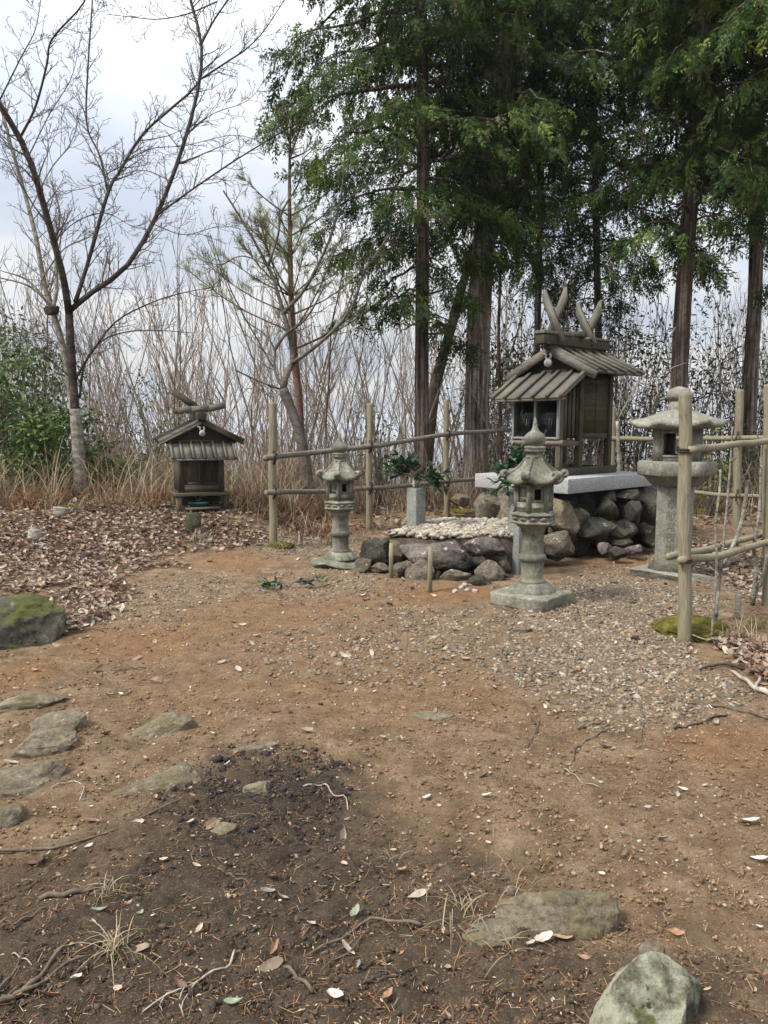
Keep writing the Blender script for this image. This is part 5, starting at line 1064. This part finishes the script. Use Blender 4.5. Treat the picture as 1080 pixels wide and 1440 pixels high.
for k_, (u_, Y_, w_, h_, lb_) in enumerate(((765, 17.5, 2.6, 5.4, 'dark olive evergreen behind the crossed boards of the shrine'), (880, 18.5, 2.8, 5.8, 'tall olive evergreen between the shrine roof and the dark cypress'), (1015, 18., 2.6, 5.2, 'dark evergreen between the dark cypress and the slim pale one'), (700, 19., 2.2, 4.6, 'dim evergreen beyond the thick cypress and the fence'))):
    shrub('evergreen_shrub', lb_, at(u_, Y_), (w_, 1.8, h_), 2600, [(.045, .052, .026), (.065, .07, .036), (.028, .038, .018), (.085, .085, .05)], .10, 40+k_, sg, clumps=44, stems=12)
# gnarled saplings inside the near fence
gg = 'gnarled saplings growing by the near fence'
for k, (lb, Lm) in enumerate((('gnarled bare sapling rising from the moss cushion', [([(1006, 872), (1010, 835), (1013, 800), (1018, 760), (1023, 700), (1028, 640), (1030, 600)], .018, .006), ([(1013, 800), (1030, 770), (1044, 730), (1050, 690), (1052, 675)], .02, .014)]),
        ('thin pale sapling leaning in front of the square lantern', [([(1000, 905), (1004, 850), (1008, 790), (1006, 740), (1012, 690), (1013, 660)], .012, .008)]), ('stout knobbly sapling nearest the corner post', [([(1058, 850), (1064, 800), (1060, 770), (1068, 720), (1070, 660), (1072, 620)], .024, .010), ([(1058, 850), (1072, 810), (1078, 780)], .014, .008)]),
        ('thin whip standing against the near fence post', [([(971, 880), (973, 840), (970, 800)], .010, .007)]), ('short broken stem beside the moss cushion', [([(1036, 868), (1038, 850), (1038, 835)], .028, .024)]))):
    g0 = G(*Lm[0][0][0]); t = thing('sapling', lb, 'sapling', (0, 0, 0), 0, gg); b = Bare(300+k, 1.)
    for pts, r0, r1 in Lm: b.limb(guide(pts, g0[1]), r0, r1, 14, 8, bump=.3)
    if k in (0, 2): 
        for p, R in list(b.L): b.sub(p, R, 3, .3, 1, .4, .2, .005)
    b.build(t, m_cherl)
def rail_grass(): pass

# ================================================================== GRASS
def blades(name, label, bases, H, lean, w, cols, seed, kind='stuff', group=None, cat='grass', mat=None, curl=1.):
    r = np.random.default_rng(seed); n = len(bases); a = r.uniform(0, 6.28, n); hh = H*r.uniform(.35, 1.2, n)*(1+.7*fbm(np.asarray(bases)*1.4, 2, 4)); ln = lean*r.uniform(.3, 1.3, n); u_ = np.linspace(0, 1, 6)
    d = np.stack([np.cos(a), np.sin(a), np.zeros(n)], 1); c = bases[:, None]+d[:, None]*(ln*hh)[:, None, None]*(u_**1.5)[None, :, None]
    c[..., 2] += hh[:, None]*(u_[None]-curl*.55*np.minimum(ln, 1.4)[:, None]*u_[None]**2.6)
    s_ = np.stack([-np.sin(a), np.cos(a), np.zeros(n)], 1)*1.; ww = w*r.uniform(.6, 1.4, n)[:, None]*np.array([1, .95, .85, .65, .4, .06])[None]
    V = np.stack([c-s_[:, None]*ww[..., None], c+s_[:, None]*ww[..., None]], 2).reshape(-1, 3); i = np.arange(5)*2; F = np.stack([i, i+1, i+3, i+2], 1); F = (F[None]+(np.arange(n)*12)[:, None, None]).reshape(-1, 4)
    col = np.array(cols)[r.integers(0, len(cols), n)]*r.uniform(.7, 1.2, n)[:, None]; m = MB(); m.add(V, F, np.repeat(col, 12, 0)); o = m.build(name, mat or m_gras); return tag(o, label, cat, group, kind)
r = np.random.default_rng(77); straw = [(.33, .265, .175), (.27, .205, .13), (.43, .37, .265), (.2, .15, .1), (.24, .145, .085), (.36, .31, .21)]; rust = [(.20, .085, .035), (.25, .12, .055), (.14, .065, .03), (.30, .18, .09)]
def band(n, x0, x1, y0, y1, keep=None):
    out = []
    while len(out) < n:
        x, y = r.uniform(x0, x1), r.uniform(y0, y1)
        if fbm([[x*1.1, y*1.1, 2]], 3, 9)[0] < r.uniform(-.5, .25): continue
        if keep and not keep(x, y): continue
        out.append((x, y, h1(x, y)-.02))
    return np.array(out)
nos = lambda x, y: not (-3.35 < x < -2.2 and y < 12.2) and not (abs(x+4.2) < .25 and abs(y-11.) < .3)
blades('dry_grass', 'tall dry straw grass arching behind the leaf bank', band(5200, -8.5, -.7, 11.5, 15.6, lambda x, y: nos(x, y) and (y > 12.1 or x < -3.5)), 1.12, .85, .005, straw, 1)
blades('dry_bracken', 'rust brown dead bracken and grass around the small shrine', band(6000, -7.5, -.6, 11.2, 14.4, nos), .50, 1.15, .006, rust+straw[:2], 2)
blades('dry_grass', 'thin dry grass beyond the back fence', band(3200, -.8, 7.5, 13.0, 17), .75, .9, .005, straw+rust, 3)
blades('dry_grass', 'short dry grass along the foot of the pole fence', band(500, -2.0, 1.2, 10.3, 12.6), .28, 1., .004, straw+rust, 4)
def tuft(u, v, n, H, lean, label, cols=((.26, .2, .12), (.15, .14, .075), (.34, .28, .19)), spread=.025, w=.0017, seed=1, group='dry grass tufts'):
    g0 = G(u, v); q = np.random.default_rng(seed); bs = g0+np.stack([q.normal(size=n)*spread, q.normal(size=n)*spread, -.005*np.ones(n)], 1); return blades('grass_tuft', label, bs, H, lean, w, cols, seed, None, group, 'grass tuft', curl=1.3)
tuft(150, 1252, 34, .085, 1.2, 'grass tuft beside the short thick stick', seed=1); tuft(163, 1335, 40, .11, 1.1, 'grass tuft with green tips over a pale dead leaf', ((.34, .27, .16), (.14, .15, .06), (.42, .36, .25)), seed=2)
tuft(655, 1290, 40, .13, 1.5, 'sprawling straw tuft beside the long grey rock', seed=3, spread=.05); tuft(722, 1245, 12, .13, 1.2, 'thin straw tuft beside the round brown pebble', seed=4); tuft(553, 1205, 10, .13, 1., 'few thin blades alone on the soil', ((.3, .26, .15), (.12, .15, .06)), seed=5)
tuft(690, 1330, 20, .09, 1.6, 'flattened pale straw in front of the long grey rock', seed=6, spread=.035); tuft(20, 1030, 22, .035, 1., 'tiny green tuft among the flat rocks', ((.05, .1, .02), (.08, .13, .03)), seed=7); tuft(1040, 905, 40, .32, .8, 'dry straw tuft at the foot of the near fence', seed=8, spread=.06, w=.003); tuft(1055, 880, 30, .3, 1.2, 'dry straw tuft behind the moss cushion', seed=9, spread=.08, w=.003)
tuft(280, 760, 40, .3, 1.2, 'dry straw tuft beside the mossy stump', seed=10, spread=.09, w=.004); tuft(392, 770, 40, .26, 1.1, 'dry straw tuft at the foot of the end fence post', seed=11, spread=.1, w=.004)
# moss cushions
def cushion(u, v, w, d, h, label, seed):
    g0 = G(u, v); V, F = rock_verts((w, d, h), seed, 5, .9, 0, .12); V[:, 2] += .006*vnoise(V*70, 3); m = MB(); m.add(V, F); o = m.build('moss_cushion', m_mossg, smooth=True); o.location = (g0[0], g0[1], g0[2]+.01); tag(o, label, 'moss', 'moss cushions')
    q = np.random.default_rng(seed); n = 900; nn = q.normal(size=(n, 3)); nn[:, 2] = np.abs(nn[:, 2]); nn /= np.linalg.norm(nn, axis=1, keepdims=True); bs = nn*np.array([w, d, h])*.47
    m = MB(); m.inst(*needleT(5, 1, .09, 4), bs, basis(nn), q.uniform(.012, .022, n), np.array([[.11, .11, .02], [.16, .15, .03], [.07, .075, .015]])[q.integers(0, 3, n)]); m.build('moss_fronds', m_gras, o)
cushion(975, 893, .62, .44, .24, 'yellow green moss cushion round the foot of the near fence post', 1); cushion(655, 722, 1.1, .5, .10, 'yellow green moss patch by the fence post behind the bed', 2); cushion(395, 768, .35, .25, .09, 'small moss cushion at the foot of the end fence post', 3); cushion(990, 720, .7, .4, .12, 'moss patch beyond the square lantern', 4); cushion(432, 712, .7, .4, .09, 'moss patch in front of the crooked bare tree', 5); cushion(98, 716, .35, .25, .08, 'moss patch beside the foot of the cherry tree', 6)
# ================================================================== GROUND SCATTER
r = np.random.default_rng(99)
def spread(n, key, y0=1.6, y1=15, lo=.15, power=1.6, xlim=.62, extra=None):
    out = []; tot = 0
    while tot < n:
        m = 20000; y = y0+(y1-y0)*r.uniform(size=m)**power; x = r.uniform(-xlim, xlim, m)*(y+.6); k = mask(key, x, y) if key else np.ones(m)
        if extra is not None: k = k*extra(x, y)
        ok = r.uniform(size=m) < k; ok &= k > lo; out.append(np.stack([x[ok], y[ok]], 1)); tot += ok.sum()
    return np.concatenate(out)[:n]
def on(p, dz=0): return np.stack([p[:, 0], p[:, 1], hgt(p[:, 0], p[:, 1])+dz], 1)
nobed = lambda x, y: 1.-((x > -.1) & (x < 1.85) & (y > 7.85) & (y < 9.6))
# gravel
n = 15500; p = spread(n, 'gravel', 3.2, 11.5, .05, 1.15, extra=nobed); V, F = rock_verts((2, 2, 2), 8, 1, .8, 4, .12); sz = r.uniform(.0055, .0155, n)*(1+.8*(r.uniform(size=n) < .06)); s3 = sz[:, None]*np.stack([r.uniform(1, 1.5, n), r.uniform(.8, 1.1, n), r.uniform(.45, .8, n)], 1)
gc = .85*np.array([[.33, .265, .185], [.24, .19, .135], [.17, .15, .128], [.42, .36, .27], [.34, .24, .15], [.24, .18, .135], [.52, .46, .36]])
gm = MB(); inst_s(gm, V, F, on(p, sz*.02), basis(r.normal(size=(n, 3))*np.array([1, 1, .35]), r.normal(size=n)*.4), s3, gc[r.choice(7, n, p=[.24, .2, .14, .14, .12, .1, .06])]*r.uniform(.75, 1.15, n)[:, None])
tag(gm.build('gravel', m_grav, smooth=False), 'grey and tan gravel strewn over the path to the shrine', 'gravel', kind='stuff')
# sparse tan stones on the soil
n = 5200; p = spread(n, None, 2.4, 10.5, 0, 1.05, extra=lambda x, y: nobed(x, y)*(1-.75*mask('dark', x, y))); sz = r.uniform(.003, .0095, n); s3 = sz[:, None]*np.stack([r.uniform(1, 1.5, n), r.uniform(.8, 1.1, n), r.uniform(.45, .8, n)], 1)
gm = MB(); inst_s(gm, V, F, on(p, sz*.2), basis(r.normal(size=(n, 3))*np.array([1, 1, .35]), r.normal(size=n)*.4), s3, np.array([[.36, .28, .19], [.28, .2, .13], [.42, .36, .27], [.22, .155, .1]])[r.integers(0, 4, n)])
tag(gm.build('small_stones', m_grav), 'tiny tan stones bedded in the brown soil', 'stones', kind='stuff')
# soil crumbs
n = 42000; p = spread(n, None, 1.7, 7.5, 0, 1.9); d_ = mask('dark', p[:, 0], p[:, 1]); sz = r.exponential(.0019, n)+.0016; sz = np.minimum(sz, .010); s3 = sz[:, None]*np.stack([r.uniform(.9, 1.4, n), r.uniform(.8, 1.1, n), r.uniform(.6, 1., n)], 1)
c0 = np.array([.23, .145, .08]); c1 = np.array([.075, .057, .042]); gm = MB(); inst_s(gm, V, F, on(p, sz*.3), basis(r.normal(size=(n, 3))), s3, (c0*(1-d_)[:, None]+c1*d_[:, None])*r.uniform(.6, 1.35, n)[:, None])
tag(gm.build('soil_crumbs', m_crumb), 'loose crumbs of soil on the bare ground', 'soil crumbs', kind='stuff')
# charcoal
n = 1500; p = spread(n, 'char', 2.4, 4.5, .2, 1.); sz = .0018+r.exponential(.0022, n); V0, F0 = rock_verts((2, 2, 2), 3, 1, .6, 5, .1); s3 = sz[:, None]*np.stack([r.uniform(1, 1.8, n), r.uniform(.6, 1.1, n), r.uniform(.5, .9, n)], 1)
gm = MB(); inst_s(gm, V0, F0, on(p, sz*.3), basis(r.normal(size=(n, 3))*np.array([1, 1, .4])), s3, np.ones((n, 3))); tag(gm.build('charcoal_bits', m_char), 'black charcoal bits left from a small fire', 'charcoal', kind='stuff')
# dry needles and leaf scraps on the soil
n = 17000; p = spread(n, None, 1.7, 7.5, 0, 1.8); q = on(p, .004); D = r.normal(size=(n, 3))*np.array([1, 1, .15]); T0 = np.array([(0, -.5, 0), (0, .5, 0), (1, .3, .06), (1, -.3, .06)], float); L_ = r.uniform(.012, .045, n); gm = MB()
inst_s(gm, T0, np.array([[0, 1, 2, 3]]), q, basis(D), np.stack([L_, np.full(n, .0016)*r.uniform(.7, 1.6, n), L_], 1), np.array([[.30, .15, .07], [.24, .11, .05], [.38, .26, .15], [.15, .08, .045]])[r.integers(0, 4, n)])
n = 9000; p = spread(n, None, 1.7, 9, 0, 1.7); q = on(p, .004); D = r.normal(size=(n, 3))*np.array([1, 1, .2]); L_ = r.uniform(.005, .014, n)
inst_s(gm, LV, LF, q, basis(D, r.normal(size=n)*.4), np.stack([L_, L_*r.uniform(.6, 1.2, n), L_], 1), np.array([[.30, .19, .11], [.36, .27, .18], [.22, .12, .06], [.42, .36, .27]])[r.integers(0, 4, n)])
tag(gm.build('needle_litter', m_dry), 'dry needles and leaf scraps scattered over the soil', 'needle litter', kind='stuff')
# leaf carpet
def curled(nx=4, cu=.6, tw=.4, seed=0):
    rr = np.random.default_rng(seed); V = []; F = []; ph = rr.uniform(0, 6)
    for i in range(nx+1):
        s_ = i/nx; w = .24*math.sin(math.pi*min(1, s_*.9+.07))**.7*rr.uniform(.85, 1.15)
        for y in (-1, -.35, .35, 1): V.append((s_-.5, w*y, cu*.16*(2*s_-1)**2+.22*cu*w*4*(y*y)*.6+.03*math.sin(ph+5*s_+2*y)+tw*(s_-.5)*w*y))
    for i in range(nx):
        for j in range(3): a = i*4+j; F.append([a, a+4, a+5, a+1])
    return np.array(V), np.array(F)
CL = [curled(4, r.uniform(.3, 1.4), r.uniform(-1, 1), k) for k in range(6)]
lc = .84*np.array([[.28, .185, .125], [.37, .27, .19], [.22, .135, .10], [.46, .38, .30], [.16, .09, .065], [.33, .22, .145], [.26, .195, .145], [.47, .41, .34]])
def leafheap(n, key, y0, y1, lo, thick, sz, extra=None, name='leaf_litter', label='', pw=1.2):
    p = spread(n, key, y0, y1, lo, pw, .66, extra); q = on(p, .0); q[:, 2] += r.uniform(.004, thick, n); D = r.normal(size=(n, 3))*np.array([1, 1, .35]); h = r.integers(0, 6, n); s_ = r.uniform(.35, 1.4, n)*sz; B = basis(D, r.normal(size=n)*.55); col = lc[r.integers(0, 8, n)]*r.uniform(.75, 1.2, n)[:, None]; gm = MB()
    for k in range(6): m = h == k; gm.inst(*CL[k], q[m], B[m], s_[m], col[m])
    return tag(gm.build(name, m_dry, smooth=True), label, 'leaf litter', kind='stuff')
leafheap(17500, 'litter', 4.6, 12.2, .12, .05, .070, nobed, label='thick carpet of pinkish brown dead leaves around the clearing')
leafheap(900, None, 2.0, 12, 0, .012, .06, lambda x, y: nobed(x, y)*(.25+.75*S(4, 8, y)), label='thin scatter of small dead leaves over the clearing', pw=1.1)
leafheap(5200, None, 11.2, 21, 0, .08, .13, lambda x, y: (y > 11.6+.3*(x > -1))*1., label='dead leaves lying under the thicket')
# single fallen leaves on the bare soil: 300 individuals
LT = []
for k in range(10):
    V_, F_ = curled(8, r.uniform(.2, 1.3), r.uniform(-1, 1), 50+k); m = MB(); m.add(V_, F_, [(.36, .26, .19), (.42, .32, .26), (.28, .16, .09), (.48, .41, .34), (.2, .11, .065), (.33, .24, .16), (.22, .26, .18), (.52, .47, .4), (.2, .19, .18), (.34, .24, .17)][k]); LT.append(m)
LAB = ['tan dead leaf lying curled on the bare soil', 'pinkish pale dead leaf lying on the bare soil', 'brown dead leaf lying on the bare soil', 'whitish dead leaf lying on the bare soil', 'dark brown dead leaf lying on the bare soil', 'light brown dead leaf lying on the bare soil', 'grey green fallen leaf lying on the bare soil', 'bleached pale leaf lying on the bare soil', 'blue grey dead leaf lying on the bare soil', 'dull brown dead leaf lying on the bare soil']
SRC = [None]*10
def put_leaf(x, y, k, size, rz=None, label=None, dz=.01, tilt=.18):
    if SRC[k] is None: o = LT[k].build('fallen_leaf', m_dry1, smooth=True); SRC[k] = o
    else: o = SRC[k].copy(); C.objects.link(o)
    o.location = (x, y, h1(x, y)+dz); o.rotation_euler = (r.normal()*tilt*1.3, r.normal()*tilt*1.3, r.uniform(0, 6.28) if rz is None else rz); q = size*(.58 if label else .72); o.scale = (q, q*r.uniform(.7, 1.2), q); tag(o, label or LAB[k], 'leaf', 'single fallen leaves'); return o
NL = [(320, 1075, 3, .062, .9, 'big whitish leaf standing out beside the charcoal'), (268, 1160, 1, .075, 1.2, 'pale curled leaf at the near edge of the charcoal'), (376, 1261, 8, .09, .1, 'blue grey leaf bent like a saddle on the dark soil'), (280, 1310, 1, .075, 1.3, 'pink leaf lying flat on the dark soil'), (500, 1288, 6, .085, 1.1, 'grey green leaf lying flat on the dark soil'), (484, 1220, 1, .075, 1.9, 'pale pink leaf upright on the dark soil'),
      (125, 1192, 7, .06, .9, 'whitish oval leaf, second of a pair by the long root'), (104, 1198, 7, .055, 1.2, 'whitish oval leaf, first of a pair by the long root'), (140, 1285, 6, .1, .5, 'long green grey leaf beside the grass tuft'), (66, 1205, 6, .09, 1.3, 'long dull green leaf crossing the root'), (472, 1405, 7, .095, -.6, 'long white leaf in the front of the soil'), (488, 1340, 1, .095, -.6, 'long pink beige leaf beside the curved root'), (65, 1393, 4, .11, 0, 'orange brown leaf beside the front branches'), (107, 1373, 7, .085, 1.3, 'white slim leaf above the front branches'),
      (92, 1248, 5, .09, .3, 'orange leaf lying on the thick stick'), (765, 1330, 3, .11, .4, 'broken pale leaf in the hollow of the grey rock'), (793, 1325, 5, .12, .2, 'orange brown leaf in the hollow of the grey rock'), (950, 1328, 2, .09, -.2, 'rusty curled leaf behind the lichen boulder'), (1065, 1311, 7, .075, .3, 'cream round leaf alone at the soil edge'), (685, 1123, 3, .075, -.4, 'white leaf below the middle of the clearing'), (540, 1041, 6, .085, -.4, 'green leaf lying alone in the clearing'), (960, 1112, 7, .08, -.2, 'white boat shaped leaf on the brown soil'), (1055, 1160, 7, .14, -.15, 'long white strip leaf on the brown soil'), (1068, 1213, 7, .12, -.5, 'long curled white leaf, partly outside the view'),
      (600, 1122, 3, .07, .5, 'small white leaf near the charcoal'), (330, 1420, 6, .1, 0, 'dull green leaf at the front edge'), (545, 1410, 2, .09, 1, 'brown pointed leaf at the front edge'), (385, 1336, 2, .09, 1.2, 'brown folded leaf standing on edge in dark soil'), (155, 978, 6, .12, .2, 'pale green cluster leaf by the humped slab'), (170, 975, 7, .07, -.5, 'whitish leaf beside the pale green one'), (565, 1228, 2, .085, .7, 'rusty leaf standing on edge beside the thin blades'), (875, 1175, 6, .06, -.2, 'little green leaf in the brown soil'), (932, 1182, 8, .09, -.3, 'dark bent leaf on the brown soil'), (438, 1303, 3, .08, .7, 'torn pale leaf on the dark soil')]
for (u, v, k, sz, rz, lb) in NL: g0 = G(u, v); put_leaf(g0[0], g0[1], k, sz, rz, lb, .012)
p = spread(260, None, 1.75, 7.2, 0, 1.35, .55)
for x, y in p: k = int(r.choice(10, p=[.14, .14, .14, .12, .1, .13, .05, .08, .03, .07])); put_leaf(x, y, k, r.uniform(.022, .052), tilt=.3)
# sticks and roots
def stick(label, pts, r0, r1, mat=m_stk, name='stick', cat='stick', subs=(), lift=.008, group='sticks and roots on the ground'):
    t = MB()
    def run(pp, a, b, n=14):
        q = smoothpath([G(u, v) for u, v in pp], n); q[:, 2] = hgt(q[:, 0], q[:, 1])+lift+.006*np.sin(np.arange(n)*1.3); t.tube(q, np.linspace(a, b, n), 7, bump=.25, seed=int(pp[0][0]))
    run(pts, r0*.72, r1*.72)
    for pp, a, b in subs: run(pp, a*.7, b*.7, 8)
    return tag(t.build(name, mat, smooth=True), label, cat, group)
stick('long thin root snaking past the flat rocks to the front edge', [(262, 1125), (215, 1148), (150, 1172), (95, 1190), (62, 1192), (0, 1198), (-30, 1200)], .005, .010)
stick('short thick stick beside the grass tuft', [(140, 1243), (115, 1250), (85, 1256), (55, 1258)], .010, .014)
stick('curved root running along the front of the dark soil', [(592, 1310), (555, 1300), (515, 1302), (470, 1328), (430, 1345)], .008, .005, subs=[([(510, 1322), (495, 1340), (470, 1352), (450, 1372)], .004, .003)])
stick('broken twig at the far end of the curved root', [(385, 1352), (400, 1362), (420, 1378), (440, 1398)], .006, .008); stick('branched pale twig lying in the front', [(330, 1340), (322, 1358), (295, 1372), (255, 1392), (200, 1420)], .005, .003, m_stkw, subs=[([(285, 1378), (262, 1402), (255, 1425)], .003, .002), ([(240, 1398), (225, 1412), (228, 1425)], .003, .002), ([(262, 1390), (252, 1408), (258, 1432)], .003, .002)])
stick('thick forked branch in the front corner', [(-20, 1408), (30, 1385), (60, 1362), (95, 1322)], .014, .006, m_stk, subs=[([(20, 1390), (55, 1378), (90, 1352), (130, 1342)], .009, .004), ([(-10, 1395), (20, 1360), (35, 1330)], .006, .003)])
stick('thin twig above the forked branch', [(0, 1300), (35, 1288), (66, 1272)], .006, .004); stick('pale twig crossing the forked branch', [(0, 1342), (22, 1340), (45, 1352)], .004, .003, m_stkw); stick('white zigzag root beside the charcoal', [(426, 1110), (445, 1107), (458, 1106), (468, 1120), (485, 1122), (490, 1142)], .0055, .004, m_stkw)
stick('short brown twig on the dark soil', [(308, 1230), (325, 1236), (352, 1246)], .005, .004); stick('flat bark strip on the dark soil', [(200, 1230), (225, 1225), (246, 1220)], .006, .005, m_stkd); stick('dark twig at the front edge of the soil', [(510, 1388), (545, 1380), (592, 1364)], .006, .004, m_stkd)
stick('thin upright twig fallen before the grey rock', [(750, 1400), (770, 1385), (786, 1376)], .004, .003); stick('bent stick on the gravel edge', [(808, 1052), (825, 1042), (855, 1027)], .009, .006, subs=[([(808, 1052), (806, 1068)], .006, .004)]); stick('short stick on the gravel edge', [(812, 1022), (835, 1017), (856, 1012)], .009, .006); stick('dark straight stick lying on the gravel', [(948, 1025), (975, 1022), (1022, 1010)], .009, .006, m_stkd)
stick('long bleached branch lying on the gravel', [(965, 988), (1000, 996), (1040, 1005), (1085, 1016)], .009, .014); stick('thick pale branch with a stub among the leaves', [(1028, 950), (1045, 962), (1062, 976), (1085, 985)], .012, .026, m_stkw, subs=[([(1062, 974), (1066, 966), (1070, 958)], .014, .012)], lift=.02); stick('black stick across the leaf litter', [(985, 948), (1010, 940), (1045, 944), (1085, 948)], .010, .016, m_stkd, lift=.02)
stick('thin curled root on the gravel', [(900, 990), (905, 1010), (902, 1030), (900, 1042)], .005, .004); stick('thin curled root beside the bent stick', [(758, 1015), (752, 1030), (740, 1052)], .006, .004); stick('little white forked twig below the bent stick', [(792, 1082), (805, 1088), (820, 1100), (845, 1105)], .004, .003, m_stkw, subs=[([(805, 1088), (800, 1078)], .003, .002)])
stick('bleached twig lying along the moss cushion', [(968, 906), (995, 912), (1012, 906), (1050, 898)], .006, .005, m_stkw, lift=.05); stick('short pale twig in the leaf litter by the fence end', [(420, 770), (421, 755), (420, 748)], .012, .01, m_stkw, lift=.04); stick('dark twig stub in front of the fence end', [(452, 745), (455, 725), (458, 716)], .012, .008, m_stkd, lift=.06)
stick('thin dead root near the pale wedge rock', [(75, 1110), (95, 1103), (118, 1108), (112, 1125)], .003, .003, m_stkw); stick('dark twig at the edge of the leaf litter', [(330, 745), (370, 750), (420, 758)], .012, .008, m_stkd); stick('brown twig far out on the soil', [(165, 945), (185, 940), (205, 938)], .006, .005)
stick('curved twig low beside the granite post', [(700, 815), (690, 822), (672, 826)], .005, .004, m_stk)
